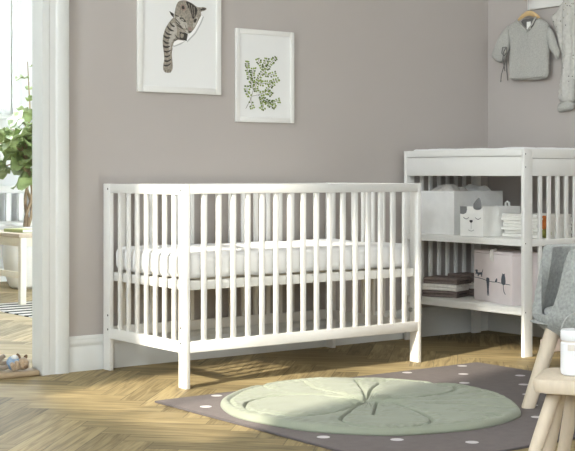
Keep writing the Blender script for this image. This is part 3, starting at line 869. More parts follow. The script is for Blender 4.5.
# material slots: 0 mid 1 dark 2 light 3 pink 4 paper white 5 paper grey
art([(-1.84, 1.557), (-1.828, 1.552), (-1.842, 1.520), (-1.872, 1.472), (-1.918, 1.430), (-1.923, 1.441), (-1.885, 1.488), (-1.861, 1.525)], 5, 0)
art([(-1.842, 1.557), (-1.834, 1.554), (-1.849, 1.522), (-1.877, 1.478), (-1.918, 1.438), (-1.923, 1.443), (-1.885, 1.490), (-1.861, 1.527)], 4, 0)
art([(-1.997, 1.419), (-1.974, 1.441), (-1.925, 1.436), (-1.955, 1.418), (-1.990, 1.405)], 5, 0)
art([(-1.997, 1.421), (-1.974, 1.441), (-1.927, 1.437), (-1.96, 1.423), (-1.988, 1.411)], 4, 0)
art([(-2.013, 1.565), (-2.0, 1.559), (-1.989, 1.554), (-1.989, 1.535), (-2.004, 1.548)], 1, 0)
arm = [(-1.985, 1.543), (-2.011, 1.519), (-2.034, 1.486), (-2.046, 1.45), (-2.048, 1.414), (-2.041, 1.375), (-2.039, 1.344), (-2.046, 1.32), (-2.044, 1.296), (-2.025, 1.287), (-2.002, 1.292), (-1.993, 1.315), (-1.997, 1.346), (-2.0, 1.377), (-1.997, 1.409), (-1.984, 1.435), (-1.96, 1.439), (-1.927, 1.436), (-1.913, 1.468), (-1.951, 1.485), (-1.974, 1.498)]
art(arm, 0, 1)
art([(-1.99, 1.52), (-1.97, 1.49), (-1.975, 1.455), (-2.0, 1.43), (-2.005, 1.40), (-2.012, 1.36), (-2.018, 1.41), (-2.012, 1.46), (-2.0, 1.50)], 2, 1)
for (xa, za, xb, zb, w) in ((-2.010, 1.518, -1.985, 1.500, .009), (-2.026, 1.500, -1.990, 1.480, .009), (-2.038, 1.478, -2.002, 1.462, .008), (-2.045, 1.458, -2.008, 1.448, .009), (-2.047, 1.437, -2.014, 1.424, .008), (-2.047, 1.412, -2.010, 1.410, .009),
                            (-2.043, 1.388, -2.006, 1.392, .007), (-2.040, 1.365, -2.008, 1.372, .006), (-2.040, 1.345, -2.004, 1.352, .007), (-2.043, 1.325, -2.006, 1.332, .006), (-1.985, 1.465, -1.960, 1.447, .006), (-1.99, 1.440, -1.97, 1.447, .005), (-1.996, 1.405, -2.006, 1.378, .004)):
    mx, mz = (xa + xb) / 2, (za + zb) / 2 - .008
    art([(xa, za), (mx, mz + w * .4), (xb, zb), (xb + .002, zb - w * .5), (mx, mz - w * .8), (xa + .001, za - w)], 1, 1)
for xx in (-2.034, -2.022, -2.010): art([(xx, 1.302), (xx + .003, 1.302), (xx + .003, 1.289), (xx, 1.290)], 1, 0)
art([(-1.958, 1.475), (-1.915, 1.470), (-1.922, 1.437), (-1.96, 1.441)], 1, 0)
art([(-1.955, 1.470), (-1.935, 1.466), (-1.940, 1.448), (-1.955, 1.450)], 0, 1)
head = [(-1.974, 1.601), (-1.96, 1.614), (-1.932, 1.62), (-1.913, 1.615), (-1.889, 1.607), (-1.866, 1.593), (-1.847, 1.593), (-1.832, 1.597), (-1.811, 1.591), (-1.823, 1.58), (-1.847, 1.574), (-1.842, 1.559), (-1.856, 1.538), (-1.869, 1.513), (-1.882, 1.492), (-1.904, 1.471), (-1.918, 1.471), (-1.951, 1.485), (-1.974, 1.498), (-1.985, 1.517), (-1.988, 1.54), (-1.984, 1.568)]
art(head, 0, 1)
art([(-1.951, 1.575), (-1.954, 1.591), (-1.944, 1.602), (-1.93, 1.596), (-1.924, 1.581), (-1.932, 1.571)], 3, 1)
art([(-1.947, 1.577), (-1.949, 1.589), (-1.941, 1.596), (-1.934, 1.590), (-1.932, 1.579)], 1, 1)
art([(-1.856, 1.578), (-1.834, 1.592), (-1.815, 1.590), (-1.826, 1.582)], 1, 0)
art([(-1.928, 1.616), (-1.905, 1.612), (-1.882, 1.600), (-1.862, 1.585), (-1.868, 1.560), (-1.885, 1.535), (-1.895, 1.545), (-1.905, 1.575), (-1.918, 1.595)], 1, 1)
for (xa, za, xb, zb) in ((-1.925, 1.605, -1.905, 1.545), (-1.912, 1.605, -1.896, 1.548), (-1.898, 1.600, -1.888, 1.548), (-1.884, 1.592, -1.880, 1.545)):
    art([(xa, za), (xa + .003, za + .001), (xb + .0025, zb), (xb, zb)], 0, 0)
art([(-1.975, 1.545), (-1.955, 1.545), (-1.935, 1.530), (-1.915, 1.510), (-1.92, 1.49), (-1.945, 1.495), (-1.968, 1.510), (-1.980, 1.528)], 2, 1)
art([(-1.872, 1.55), (-1.860, 1.545), (-1.868, 1.52), (-1.884, 1.498), (-1.892, 1.505), (-1.880, 1.53)], 2, 1)
art([(-1.962, 1.540), (-1.945, 1.541), (-1.928, 1.528), (-1.925, 1.520), (-1.940, 1.522), (-1.956, 1.531)], 1, 1)
art([(-1.884, 1.535), (-1.872, 1.542), (-1.866, 1.538), (-1.874, 1.522), (-1.882, 1.520)], 1, 1)
art([(-1.955, 1.534), (-1.945, 1.535), (-1.933, 1.526), (-1.946, 1.527)], 2, 1)
for (xa, za, xb, zb) in ((-1.982, 1.535, -1.955, 1.512), (-1.980, 1.520, -1.948, 1.500), (-1.972, 1.506, -1.940, 1.492), (-1.985, 1.552, -1.964, 1.545), (-1.93, 1.51, -1.922, 1.492)):
    art([(xa, za), (xb, zb), (xb - .002, zb - .004), (xa, za - .005)], 1, 0)
art([(-1.915, 1.545), (-1.900, 1.548), (-1.893, 1.520), (-1.900, 1.492), (-1.912, 1.492), (-1.918, 1.515)], 0, 1)
art([(-1.914, 1.500), (-1.898, 1.500), (-1.894, 1.490), (-1.904, 1.480), (-1.914, 1.486)], 3, 1)
art([(-1.915, 1.486), (-1.905, 1.479), (-1.894, 1.486), (-1.898, 1.476), (-1.910, 1.473)], 1, 1)
art([(-1.93, 1.487), (-1.916, 1.484), (-1.912, 1.474), (-1.924, 1.476)], 2, 1)
obj('kitten_print', kb, [M['fur_mid'], M['fur_dark'], M['fur_light'], M['fur_pink'], M['paper_white'], M['paper_shade']], t, recalc=False)

t = picture('framed_picture', 'smaller white framed botanical print of a green leafy sprig', -1.654, -1.316, 1.080, 1.513, .023)
lb = B(); L = 0; rr = random.Random(3)
def s2(x, y):                                           # artwork grid (sprig drawing) -> wall metres
    return (-1.654 + (x - 8) / 349 * .338 * 1.0, 1.080 + (485 - y) / 563 * .433)
def leafart(x, y, a, l, w, mi):
    global L
    L += 1
    pts = []
    for k in range(9):
        tt = k / 8; pts.append((tt * l, w * math.sin(PI * tt ** .8)))
    for k in range(7, 0, -1):
        tt = k / 8; pts.append((tt * l, -w * math.sin(PI * tt ** .8)))
    c, s_ = math.cos(a), math.sin(a)
    flat(lb, [s2(x + px * c - py * s_, y + px * s_ + py * c) for px, py in pts], wallpt(.0083 + .000008 * L), mi)
def strokeart(pts, w):
    for a, b2 in zip(pts, pts[1:]):
        dx, dy = b2[0] - a[0], b2[1] - a[1]; l = math.hypot(dx, dy) or 1; nx, ny = -dy / l * w, dx / l * w
        flat(lb, [s2(a[0] + nx, a[1] + ny), s2(b2[0] + nx, b2[1] + ny), s2(b2[0] - nx, b2[1] - ny), s2(a[0] - nx, a[1] - ny)], wallpt(.0082), 2)
stems = [[(68, 404), (98, 345), (112, 290), (125, 235)], [(105, 328), (140, 318)], [(112, 290), (98, 240), (80, 180), (76, 125)], [(120, 260), (150, 210), (175, 170), (140, 105)], [(175, 172), (190, 100)], [(180, 175), (225, 110), (245, 90)],
         [(165, 190), (210, 195), (240, 185)], [(125, 240), (160, 250), (210, 240), (258, 222)], [(140, 318), (185, 300), (225, 250)], [(140, 318), (170, 345), (220, 365), (262, 348)], [(98, 345), (75, 310), (75, 275)], [(98, 345), (100, 370), (105, 395)],
         [(150, 325), (175, 385), (165, 400)], [(180, 345), (215, 385), (235, 390)], [(112, 250), (105, 200), (112, 165)], [(135, 250), (125, 270), (128, 290)], [(190, 290), (205, 300), (215, 310)]]
for st in stems: strokeart(st, 1.3)
for st in stems[2:]:
    tot = sum(math.dist(a, b2) for a, b2 in zip(st, st[1:])); n = max(3, int(tot / 13)); 
    for k in range(1, n + 1):
        d = tot * k / n
        for a, b2 in zip(st, st[1:]):
            l = math.dist(a, b2)
            if d <= l + 1e-6: break
            d -= l
        x, y = a[0] + (b2[0] - a[0]) * d / l, a[1] + (b2[1] - a[1]) * d / l; th = math.atan2(b2[1] - a[1], b2[0] - a[0])
        for sd in (-1, 1):
            ta = th + sd * rr.uniform(.8, 1.35); of = rr.uniform(2, 8)
            leafart(x + of * math.cos(ta), y + of * math.sin(ta), ta + rr.uniform(-.4, .4), rr.uniform(12, 16), rr.uniform(4.6, 6.2), 0 if rr.random() < .55 else 1)
    leafart(st[-1][0], st[-1][1], th, 13, 4.5, 0)
obj('leaf_print', lb, [M['leaf_print'], M['leaf_print_dark'], M['stem_print']], t, recalc=False)

# ------------------------------------------------------------------ clothes rail and clothes on the right wall
wr = thing('peg_rail', 'white wall-mounted peg rail on the right wall with baby clothes hanging from it', 'rail', (0, -.8, 1.687))
obj('board', box(B(), -.020, -.001, -1.30, -.302, 1.687, 1.80, .002), M['lacquer'], wr)
for y in (-.335, -.66, -.98):
    p = lathe(B(), [(0, 0), (.009, 0), (.009, .045), (.016, .05), (.016, .06), (.0, .064)], (0, 0, 0), 20)
    p.transform(Matrix.Translation((-.0195, y, 1.745)) @ Matrix.Rotation(-PI / 2, 4, 'Y')); obj('peg', p, M['beech'], wr)
def rw(x0): return lambda a, b_, c: (x0 - c, a, b_)
hg = thing('clothes_hanger', 'light wooden clothes hanger holding the grey cardigan on the peg rail', 'hanger', (-.045, -.335, 1.62))
hp = smooth_poly([(-.335, 1.682), (-.300, 1.672), (-.262, 1.648), (-.255, 1.634), (-.270, 1.632), (-.335, 1.660), (-.400, 1.628), (-.415, 1.630), (-.408, 1.646), (-.368, 1.672)], 2)
obj('hanger_arm', cushion(hp, .01, .014, .006, rw(-.045)), M['hanger'], hg)
hk = B(); tube(hk, [(-.045, -.335, 1.675), (-.045, -.335, 1.735)] + [(-.045, -.335 + .0125 - .0125 * math.cos(-a), 1.735 + .022 * math.sin(a) + .0) for a in [k * PI / 8 for k in range(1, 9)]], .0017, 8)
obj('hook', hk, M['chrome'], hg)
def body_fold(v): return .006 * noise.noise(Vector((v.x * 14, v.y * 6, 2))) + .003 * noise.noise(Vector((v.x * 40, v.y * 16, 5)))
cd = thing('baby_cardigan', 'small grey melange wrap cardigan hanging on a wooden hanger by the corner', 'cardigan', (-.045, -.33, 1.326))
ob = smooth_poly([(-.262, 1.640), (-.290, 1.612), (-.338, 1.574), (-.372, 1.602), (-.398, 1.640), (-.44, 1.618), (-.478, 1.590), (-.480, 1.53), (-.474, 1.448), (-.470, 1.367), (-.466, 1.335), (-.455, 1.322), (-.40, 1.320), (-.30, 1.322), (-.222, 1.328), (-.204, 1.340), (-.202, 1.425), (-.210, 1.486), (-.205, 1.55), (-.190, 1.612)], 1)
obj('knit_body', cushion(ob, .012, .034, .018, rw(-.045), body_fold), M['knit'], cd, angle=2)
sl = smooth_poly([(-.205, 1.622), (-.170, 1.600), (-.132, 1.566), (-.098, 1.511), (-.070, 1.467), (-.100, 1.438), (-.150, 1.418), (-.186, 1.450), (-.210, 1.51)], 1)
obj('sleeve', cushion(sl, .012, .034, .026, rw(-.049), body_fold), M['knit'], cd, angle=2)
sr = smooth_poly([(-.462, 1.605), (-.504, 1.560), (-.530, 1.50), (-.548, 1.46), (-.546, 1.404), (-.517, 1.429), (-.484, 1.466), (-.466, 1.53)], 1)
obj('sleeve', cushion(sr, .012, .034, .024, rw(-.052), body_fold), M['knit'], cd, angle=2)
bk = smooth_poly([(-.272, 1.636), (-.335, 1.640), (-.392, 1.636), (-.372, 1.600), (-.338, 1.572), (-.295, 1.605)], 1)
obj('back_neck', cushion(bk, .012, .006, .006, rw(-.040)), M['knit_dark'], cd)['label'] = 'darker inside of the neck'
obj('neck_label', box(B(), -.0465, -.0435, -.348, -.322, 1.583, 1.622, .001), M['label_white'], cd)
nb = B()
tube(nb, [(-.0605, -.262, 1.640), (-.0635, -.290, 1.612), (-.0645, -.338, 1.572), (-.0635, -.372, 1.602), (-.0605, -.398, 1.640)], .0042, 8)
obj('neck_edge', nb, M['knit'], cd); nb = B()
tube(nb, [(-.062, -.215, 1.342), (-.0675, -.30, 1.336), (-.0675, -.38, 1.333), (-.062, -.445, 1.337)], .004, 8)
obj('hem_edge', nb, M['knit'], cd)
tb = B()
for (y0, pts) in ((0, [(-.205, 1.50), (-.185, 1.475), (-.180, 1.44), (-.188, 1.405), (-.195, 1.375)]), (0, [(-.205, 1.50), (-.210, 1.465), (-.200, 1.43), (-.170, 1.36), (-.165, 1.32)]), (0, [(-.205, 1.50), (-.178, 1.50), (-.172, 1.47), (-.190, 1.455), (-.205, 1.47)]), (0, [(-.205, 1.44), (-.205, 1.39), (-.212, 1.35), (-.215, 1.325)])):
    tube(tb, [(-.073, y, z) for y, z in pts], .0024, 8)
obj('tie_string', tb, M['knit_dark'], cd)

# printed romper
rp = thing('baby_romper', 'pale baby romper with scattered tiny print hanging beside the grey cardigan', 'romper', (-.06, -.66, 1.15))
def drape(x0):
    dr = lambda z: .006 + max(0, min(.030, (1.69 - z) * .09))
    return lambda a, b_, c: (x0 + dr(b_) - c, a + .88 * dr(b_), b_)
def fold2(v): return .010 * math.sin((v.x + .03 * v.y) * 120 + 3 * noise.noise(Vector((v.x * 6, v.y * 5, 1)))) * max(0, min(1, (1.66 - v.y) / .2)) + .004 * noise.noise(Vector((v.x * 30, v.y * 14, 3)))
obj('romper_body', cushion(smooth_poly([(-.565, 1.735), (-.61, 1.745), (-.66, 1.72), (-.71, 1.745), (-.755, 1.735), (-.765, 1.64), (-.765, 1.45), (-.77, 1.30), (-.665, 1.30), (-.575, 1.30), (-.560, 1.40), (-.566, 1.55)], 1), .014, .045, .03, drape(-.050), fold2), M['motif'], rp, angle=2)
obj('sleeve', cushion(smooth_poly([(-.585, 1.725), (-.535, 1.667), (-.488, 1.637), (-.500, 1.605), (-.520, 1.56), (-.548, 1.46), (-.566, 1.425), (-.580, 1.50), (-.60, 1.62)], 1), .012, .036, .026, drape(-.047), fold2), M['motif'], rp, angle=2)
obj('sleeve', cushion(smooth_poly([(-.735, 1.725), (-.79, 1.667), (-.83, 1.637), (-.82, 1.60), (-.80, 1.56), (-.775, 1.46), (-.755, 1.425), (-.74, 1.50), (-.72, 1.62)], 1), .014, .036, .026, drape(-.047), fold2), M['motif'], rp, angle=2)
obj('trouser_leg', cushion(smooth_poly([(-.572, 1.45), (-.565, 1.36), (-.552, 1.27), (-.548, 1.195), (-.60, 1.19), (-.650, 1.197), (-.655, 1.25), (-.668, 1.36), (-.668, 1.45)], 1), .013, .045, .028, drape(-.056), fold2), M['motif'], rp, angle=2)
obj('trouser_leg', cushion(smooth_poly([(-.678, 1.45), (-.678, 1.36), (-.685, 1.27), (-.69, 1.195), (-.74, 1.19), (-.785, 1.197), (-.785, 1.25), (-.775, 1.36), (-.768, 1.45)], 1), .014, .045, .028, drape(-.056), fold2), M['motif'], rp, angle=2)
obj('cuff', cushion(smooth_poly([(-.548, 1.205), (-.535, 1.150), (-.59, 1.150), (-.648, 1.160), (-.650, 1.205)], 1), .012, .036, .02, drape(-.056)), M['knit'], rp, angle=2)
obj('cuff', cushion(smooth_poly([(-.69, 1.205), (-.69, 1.152), (-.74, 1.148), (-.79, 1.152), (-.785, 1.205)], 1), .014, .036, .02, drape(-.056)), M['knit'], rp, angle=2)
hp2 = B(); tube(hp2, [(-.05, -.66, 1.715), (-.05, -.66, 1.735)] + [(-.05, -.66 + .0125 - .0125 * math.cos(a), 1.735 + .022 * math.sin(a)) for a in [k * PI / 8 for k in range(1, 9)]], .0017, 8); obj('loop', hp2, M['chrome'], rp)

# ------------------------------------------------------------------ felt chair
CC = Vector((-1.358, -1.869, 0)); FA = math.atan2(.447, -.895)         # chair centre, facing angle
ch = thing('felt_chair', 'small grey felt tub chair on round beech legs at the right of the rug', 'chair', CC, FA)
def chair_shell():
    bm = B(); NT, NP = 22, 64; g = []
    a_, b2, rho, zb = .225, .215, .11, .228
    def rim(p):                                          # p measured from the front
        q = abs((p + PI) % (2 * PI) - PI)
        k = max(0, min(1, (q - .24) / .50)); k = k * k * (3 - 2 * k)
        return .328 + (.577 - .328) * k
    for i in range(NT + 1):
        row = []
        for j in range(NP):
            p = 2 * PI * j / NP; t_ = i / NT
            if t_ < .5:
                th = t_ / .5 * PI / 2; r = .15 + .85 * math.sin(th) if i else .0; z = zb + rho * (1 - math.cos(th)) * (rim(p) - zb > .08 and 1 or .7)
                r = math.sin(th)
            else:
                k = (t_ - .5) / .5; z0 = zb + rho * (rim(p) - zb > .08 and 1 or .7); z = z0 + (rim(p) - z0) * k; r = 1 - .15 * k ** 1.4
            n_ = 2.2; c, s_ = math.cos(p), math.sin(p)
            se = (abs(c) ** n_ + abs(s_) ** n_) ** (-1 / n_)
            row.append(bm.verts.new((a_ * r * se * c, b2 * r * se * s_, z)))
            if i == 0: break
        g.append(row)
    for i in range(NT):
        for j in range(NP):
            k = (j + 1) % NP
            if i == 0: bm.faces.new((g[0][0], g[1][k], g[1][j]))
            else: bm.faces.new((g[i][j], g[i][k], g[i + 1][k], g[i + 1][j]))
    return bm
o = local_obj('shell', chair_shell(), M['felt'], ch, angle=3)
md = o.modifiers.new('s', 'SOLIDIFY'); md.thickness = .034; md.offset = -1
md = o.modifiers.new('b', 'BEVEL'); md.width = .0155; md.segments = 4; md.limit_method = 'ANGLE'; md.angle_limit = 1.0
st = B()
bmesh.ops.create_uvsphere(st, u_segments=40, v_segments=20, radius=1)
for v in st.verts:
    r = math.hypot(v.co.x, v.co.y); q = 1 / max(.6, (abs(v.co.x) ** 2.6 + abs(v.co.y) ** 2.6) ** (1 / 2.6) / max(r, 1e-6)) if r > 1e-6 else 1
    z = v.co.z; z = math.copysign(abs(z) ** .6, z)
    v.co = Vector((v.co.x * .170 * q + .010, v.co.y * .160 * q, .334 + z * .030))
local_obj('seat', st, M['felt'], ch, angle=3)
for q, r0, r1 in ((.127, .165, .275), (2.1, .15, .27), (-2.2, .15, .27)):
    lg = B(); top_ = Vector((r0 * math.cos(q), r0 * math.sin(q), .305)); bot = Vector((r1 * math.cos(q), r1 * math.sin(q), 0.0))
    d = (bot - top_); tube(lg, [top_, top_ + d * .5, top_ + d * .97, bot], [.0275, .026, .0245, .0225], 20)
    for v in lg.verts: v.co.z = max(v.co.z, .0086)
    local_obj('leg', lg, M['beech'], ch)

# ------------------------------------------------------------------ stool and lidded jar
SA = math.radians(33)
so = thing('stool', 'low pale beech stool with splayed round legs at the right front of the rug', 'stool', (-2.245, -2.562, 0), SA)
def rr_outline(h, r, n=8):
    pts = []
    for (cx, cy, a0) in ((h - r, h - r, 0), (-h + r, h - r, PI / 2), (-h + r, -h + r, PI), (h - r, -h + r, 1.5 * PI)):
        for k in range(n + 1):
            a = a0 + PI / 2 * k / n; pts.append((cx + r * math.cos(a), cy + r * math.sin(a)))
    return pts
bm = B(); rings = []
for (ins, z) in ((.012, .238), (.002, .241), (.0, .250), (.0, .268), (.003, .276), (.010, .280)):
    rings.append([bm.verts.new((x, y, z)) for x, y in rr_outline(.123 - ins, .045)])
for a, b_ in zip(rings, rings[1:]):
    for k in range(len(a)): bm.faces.new((a[k], a[(k + 1) % len(a)], b_[(k + 1) % len(a)], b_[k]))
bm.faces.new(rings[0][::-1]); bm.faces.new(rings[-1])
local_obj('seat', bm, M['beech'], so)
for a, b_ in (((-2.322, -2.530), (-2.418, -2.511)), ((-2.263, -2.497), (-2.275, -2.452)), ((-2.195, -2.492), (-2.178, -2.428)), ((-2.228, -2.628), (-2.255, -2.729))):
    lg = B(); a = Vector((*a, .2385)); b_ = Vector((*b_, 0))
    tube(lg, [a, (a + b_) / 2, b_], [.0205, .0195, .0175], 20)
    for v in lg.verts: v.co.z = min(v.co.z, .2385); v.co.z = max(v.co.z, .0005)
    obj('leg', lg, M['beech'], so)
jr = thing('jar', 'white lidded jar with a wire handle standing on the beech stool', 'jar', (-2.268, -2.556, .2805))
jc = (-2.268, -2.556, .2805)
obj('jar_body', lathe(B(), [(0, 0), (.034, 0), (.039, .004), (.0405, .012), (.0405, .088), (.037, .093), (.0, .093)], jc), M['jar'], jr)
obj('collar', lathe(B(), [(0, .0925), (.0375, .0925), (.0375, .098), (0, .098)], jc), M['jar_band'], jr)
obj('lid', lathe(B(), [(0, .0975), (.0395, .0975), (.041, .100), (.041, .122), (.039, .126), (.0, .127)], jc), M['jar'], jr)
rot = Matrix.Translation(Vector(jc)) @ Matrix.Rotation(-2.2, 4, 'Z')
tg = B(); xbox(Matrix.Translation((.0405, 0, .080)), .004, .020, .017, .001, tg); tg.transform(Matrix.Translation(Vector(jc)) @ Matrix.Rotation(-2.35 - .35, 4, 'Z')); obj('tag', tg, M['jar_band'], jr)
hd = B(); tube(hd, [(0, .040 * math.cos(a), .115 + .055 * math.sin(a)) for a in [PI * k / 16 for k in range(17)]], .0018, 8)
hd.transform(Matrix.Translation(Vector(jc)) @ Matrix.Rotation(.9, 4, 'Z')); obj('handle', hd, M['chrome'], jr)

# ------------------------------------------------------------------ plush toy on the threshold
tz = .0245
def toyp(u, d, z): # u along the view, d away from the viewer
    return (-2.745 + u * .803 + d * .596, .030 - u * .596 + d * .803, tz + z)
az = math.atan2(-.596, .803)
pt = thing('plush_toy', 'small plush animal in a pale blue knitted suit lying on the oak door threshold', 'soft toy', toyp(0, 0, 0), az)
b_ = B(); ell(b_, (-.002, 0, .030), (.030, .024, .030), (0, 0, 0), 0, .06, 1); local_obj('body', b_, M['plush_blue'], pt)['label'] = 'pale blue knitted body'
b_ = B(); ell(b_, (.004, -.004, .052), (.016, .015, .012), (0, 0, 0)); local_obj('collar', b_, M['plush_white'], pt)
b_ = B(); ell(b_, (.038, .0, .027), (.025, .024, .026), (0, .3, 0), 0, .04, 2); ell(b_, (.050, -.018, .020), (.016, .014, .013)); local_obj('head', b_, M['plush_tan'], pt)
b_ = B(); ell(b_, (.056, -.031, .018), (.008, .005, .007)); local_obj('nose', b_, M['plush_brown'], pt)
for s_ in ((.018, .008, .056, -.5), (.044, .018, .050, .5)):
    b_ = B(); ell(b_, s_[:3], (.008, .006, .014), (0, s_[3], 0)); local_obj('ear', b_, M['plush_brown'], pt)
for p_, r_ in ((((-.028, -.008, .030), (-.052, -.006, .030), (-.055, -.006, .050), (-.036, -.008, .062)), .010), (((-.020, -.020, .018), (-.040, -.020, .011), (-.064, -.018, .0105)), .010)):
    b_ = B(); tube(b_, smooth_poly3(p_) if False else p_, [r_, r_ * 1.1, r_ * 1.15, r_ * .9][:len(p_)], 12); local_obj('limb', b_, M['plush_grey'], pt, angle=2)
for p_ in (((-.004, -.022, .030), (.004, -.034, .022), (.008, -.036, .012)), ((.014, -.018, .036), (.020, -.030, .030), (.024, -.034, .016))):
    b_ = B(); tube(b_, p_, [.009, .0105, .009], 12); ell(b_, p_[-1], (.0105, .0105, .0105)); local_obj('paw', b_, M['plush_tan'], pt, angle=2)

# ------------------------------------------------------------------ next room
st_rug = obj('rug', box(B(), -1.71, .55, 1.75, 2.86, .0006, .006, .002), M['stripes'])
tag(st_rug, 'black and white striped rug in the next room beyond the doorway', 'rug')
tt = thing('side_table', 'low cream-white wooden table standing on the striped rug in the next room', 'table', (-1.19, 2.98, 0))
sx0, sx1, sy0, sy1 = -1.475, -.90, 2.655, 3.30
obj('tabletop', box(B(), sx0, sx1, sy0, sy1, .432, .458, .004), M['beech'], tt)
for a in ((sx0 + .02, sy0 + .02), (sx1 - .06, sy0 + .02), (sx0 + .02, sy1 - .06), (sx1 - .06, sy1 - .06)):
    zf = .0062 if a[1] < 2.8 else .0004
    obj('leg', box(B(), a[0], a[0] + .04, a[1], a[1] + .04, zf, .4325, .003), M['cream_wood'], tt)
for (x0, x1, y0, y1, z0, z1) in ((sx0 + .025, sx0 + .045, sy0 + .059, sy1 - .059, .375, .432), (sx1 - .045, sx1 - .025, sy0 + .059, sy1 - .059, .375, .432), (sx0 + .059, sx1 - .059, sy0 + .025, sy0 + .045, .375, .432), (sx0 + .059, sx1 - .059, sy1 - .045, sy1 - .025, .375, .432),
                               (sx0 + .03, sx0 + .045, sy0 + .059, sy1 - .059, .17, .21), (sx1 - .045, sx1 - .03, sy0 + .059, sy1 - .059, .17, .21)):
    obj('stretcher', box(B(), x0, x1, y0, y1, z0, z1, .002), M['cream_wood'], tt)
bk = thing('book', 'pale green book lying on the cream table in the next room', 'book', (-1.335, 2.90, .4585), .2)
local_obj('pages', box(B(), -.072, .070, -.098, .098, .003, .018, .001), M['paper_white'], bk)
cv = B(); box(cv, -.075, .072, -.1, .1, .0, .003, .001); box(cv, -.075, .072, -.1, .1, .018, .021, .001); box(cv, -.075, -.072, -.1, .1, .003, .018, .0005)
local_obj('cover', cv, M['book_green'], bk)

# fiddle-leaf fig
px, py = -.86, 3.83
fg = thing('potted_fig', 'tall leafy fig tree with braided stems in a round white pot, next room', 'plant', (px, py, 0))
obj('pot', lathe(B(), [(0, 0), (.095, 0), (.125, .02), (.158, .12), (.170, .23), (.166, .34), (.150, .43), (.148, .455), (.138, .455), (.138, .40), (.0, .40)], (px, py, .0005), 48), M['pot'], fg)
obj('soil', lathe(B(), [(0, .401), (.137, .401), (.12, .418), (0, .425)], (px, py, .0005), 32), M['soil'], fg)
for s_ in range(3):
    pts = []
    for k in range(25):
        f = k / 24; z = .40 + f * .66; a = s_ * 2 * PI / 3 + f * 7.5; rad = .030 * (1 - .3 * f) * (.35 + .65 * math.sin(PI * min(1, f * 1.2)) ) + .045 * max(0, f - .75)
        pts.append((px + .02 * math.sin(f * 4) + math.cos(a) * rad, py + math.sin(a) * rad, z))
    obj('stem', tube(B(), pts, [.0125 - .004 * k / 24 for k in range(25)], 10), M['bark'], fg, angle=2)
rl = random.Random(21)
def big_leaf(bm, base, direc, L_, W_, droop, roll):
    d = Vector(direc).normalized(); side = d.cross(Vector((0, 0, 1))).normalized(); up = side.cross(d).normalized()
    side = (Matrix.Rotation(roll, 3, d) @ side); up = (Matrix.Rotation(roll, 3, d) @ up)
    n, m_ = 10, 6; g = []
    for i in range(n + 1):
        t_ = i / n; w = W_ * (math.sin(PI * min(1, t_ ** .75)) ** .8 * (.75 + .35 * t_)) if 0 < t_ < 1 else .001
        row = []
        for j in range(m_ + 1):
            q = -1 + 2 * j / m_
            p = Vector(base) + d * (L_ * t_) + side * (w * q) + up * (.18 * w * abs(q) - .012 * math.sin(t_ * 16) * abs(q) * W_ / .06) + Vector((0, 0, -droop * t_ * t_ * L_))
            row.append(bm.verts.new(p))
        g.append(row)
    for i in range(n):
        for j in range(m_): bm.faces.new((g[i][j], g[i + 1][j], g[i + 1][j + 1], g[i][j + 1]))
fol = B(); brs = B()
tips = []
for k in range(9):
    a = k * 2.4; h = .84 + .035 * k; ln = .16 + .10 * ((k * 37) % 10) / 10
    p0 = Vector((px, py, min(1.06, h))); p1 = p0 + Vector((math.cos(a) * ln, math.sin(a) * ln, -.02 + .22 * (k / 9)))
    tube(brs, [p0, (p0 + p1) / 2 + Vector((0, 0, .03)), p1], [.007, .005, .003], 7); tips.append((p0, p1))
for p0, p1 in tips:
    for k in range(7):
        f = .15 + .90 * k / 6; b0 = p0.lerp(p1, min(1, f)); a = rl.uniform(0, 2 * PI); el = rl.uniform(-.35, .7)
        if k == 6: el = .9
        big_leaf(fol, b0, (math.cos(a) * math.cos(el), math.sin(a) * math.cos(el), math.sin(el)), rl.uniform(.17, .25), rl.uniform(.065, .095), rl.uniform(.1, .5), rl.uniform(-.6, .6))
tube(brs, [(px, py, 1.05), (px + .03, py, 1.3), (px + .01, py, 1.66)], [.008, .006, .003], 7)
for k in range(6):
    z = 1.2 + .085 * k; a = k * 2.4; el = rl.uniform(0, .6)
    big_leaf(fol, (px + .02, py, z), (math.cos(a) * math.cos(el), math.sin(a) * math.cos(el), math.sin(el)), rl.uniform(.10, .17), rl.uniform(.04, .06), .3, rl.uniform(-.5, .5))
fo = obj('foliage', fol, M['leaf'], fg, angle=3, recalc=False)
md = fo.modifiers.new('s', 'SOLIDIFY'); md.thickness = .0015
obj('branch', brs, M['bark'], fg, angle=2)

# slatted bench behind the plant
bn = thing('slatted_bench', 'white bench with an upright slatted back along the far wall, next room', 'bench', (-.9, 4.3, 0))
bx0, bx1, by0, by1 = -2.3, -.10, 4.02, 4.44
obj('seat', box(B(), bx0, bx1, by0, by1, .42, .47, .006), M['lacquer'], bn)
obj('back_rail', box(B(), bx0, bx1, by1 - .04, by1, .69, .745, .004), M['lacquer'], bn)
x = bx0 + .1
while x < bx1 - .05:
    obj('slat', box(B(), x - .022, x + .022, by1 - .032, by1 - .01, .469, .691, .003), M['lacquer'], bn); x += .105
for (xa, ya) in ((bx0, by0), (bx1 - .05, by0), (bx0, by1 - .05), (bx1 - .05, by1 - .05)):
    obj('leg', box(B(), xa, xa + .05, ya, ya + .05, .0005, .421, .003), M['lacquer'], bn)

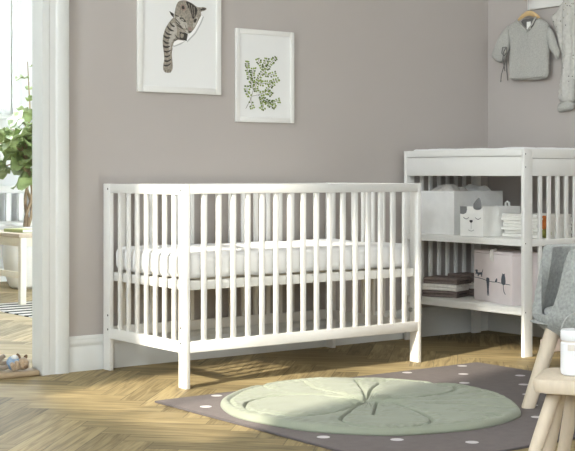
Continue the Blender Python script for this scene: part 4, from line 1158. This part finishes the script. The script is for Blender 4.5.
# ------------------------------------------------------------------ light
w = bpy.data.worlds.new('daylight'); sc.world = w; w.use_nodes = True
bg = w.node_tree.nodes['Background']; bg.inputs['Color'].default_value = (.87, .95, 1.0, 1); bg.inputs['Strength'].default_value = 13.0
def portal(name, loc, rot, sx, sy):
    l = bpy.data.lights.new(name, 'AREA'); l.shape = 'RECTANGLE'; l.size = sx; l.size_y = sy; l.cycles.is_portal = True
    o = bpy.data.objects.new(name, l); COL.objects.link(o); o.location = loc; o.rotation_euler = rot
portal('window_portal', (RX0 - .02, (LW[0] + LW[1]) / 2, (LW[2] + LW[3]) / 2), (0, -PI / 2, 0), LW[3] - LW[2], LW[1] - LW[0])
portal('window_portal', (RX0 - .02, (LW2[0] + LW2[1]) / 2, (LW2[2] + LW2[3]) / 2), (0, -PI / 2, 0), LW2[3] - LW2[2], LW2[1] - LW2[0])
portal('window_portal', ((FW[0] + FW[1]) / 2, RY0 - .02, (FW[2] + FW[3]) / 2), (PI / 2, 0, 0), FW[1] - FW[0], FW[3] - FW[2])
portal('window_portal', ((NW[0] + NW[1]) / 2, NY1 + .02, (NW[2] + NW[3]) / 2), (-PI / 2, 0, 0), NW[1] - NW[0], NW[3] - NW[2])
sun = bpy.data.lights.new('sun', 'SUN'); sun.energy = 4.6; sun.color = (1, .92, .78); sun.angle = .03
so_ = bpy.data.objects.new('sun', sun); COL.objects.link(so_)
dv = Vector((1, .26, -.58)); so_.rotation_euler = dv.to_track_quat('-Z', 'Y').to_euler(); so_.location = (-9, -4, 4)

# ------------------------------------------------------------------ camera
cam = bpy.data.cameras.new('camera'); co = bpy.data.objects.new('camera', cam); COL.objects.link(co); sc.camera = co
co.location = (-5.109, -5.0, .8405)
co.rotation_euler = (PI / 2, 0, -.6381)
cam.sensor_width = 36; cam.sensor_fit = 'HORIZONTAL'; cam.lens = 1313.6 / 575 * 36
cam.shift_x = (287.5 - 278.42) / 575; cam.shift_y = (173.5 - 225.5) / 575
cam.clip_start = .05
sc.view_settings.view_transform = 'Standard'; sc.view_settings.look = 'None'; sc.view_settings.gamma = 1; sc.view_settings.use_curve_mapping = False
sc.view_settings.exposure = 1.03
sc.cycles.max_bounces = 10; sc.cycles.diffuse_bounces = 6; sc.cycles.sample_clamp_indirect = 6
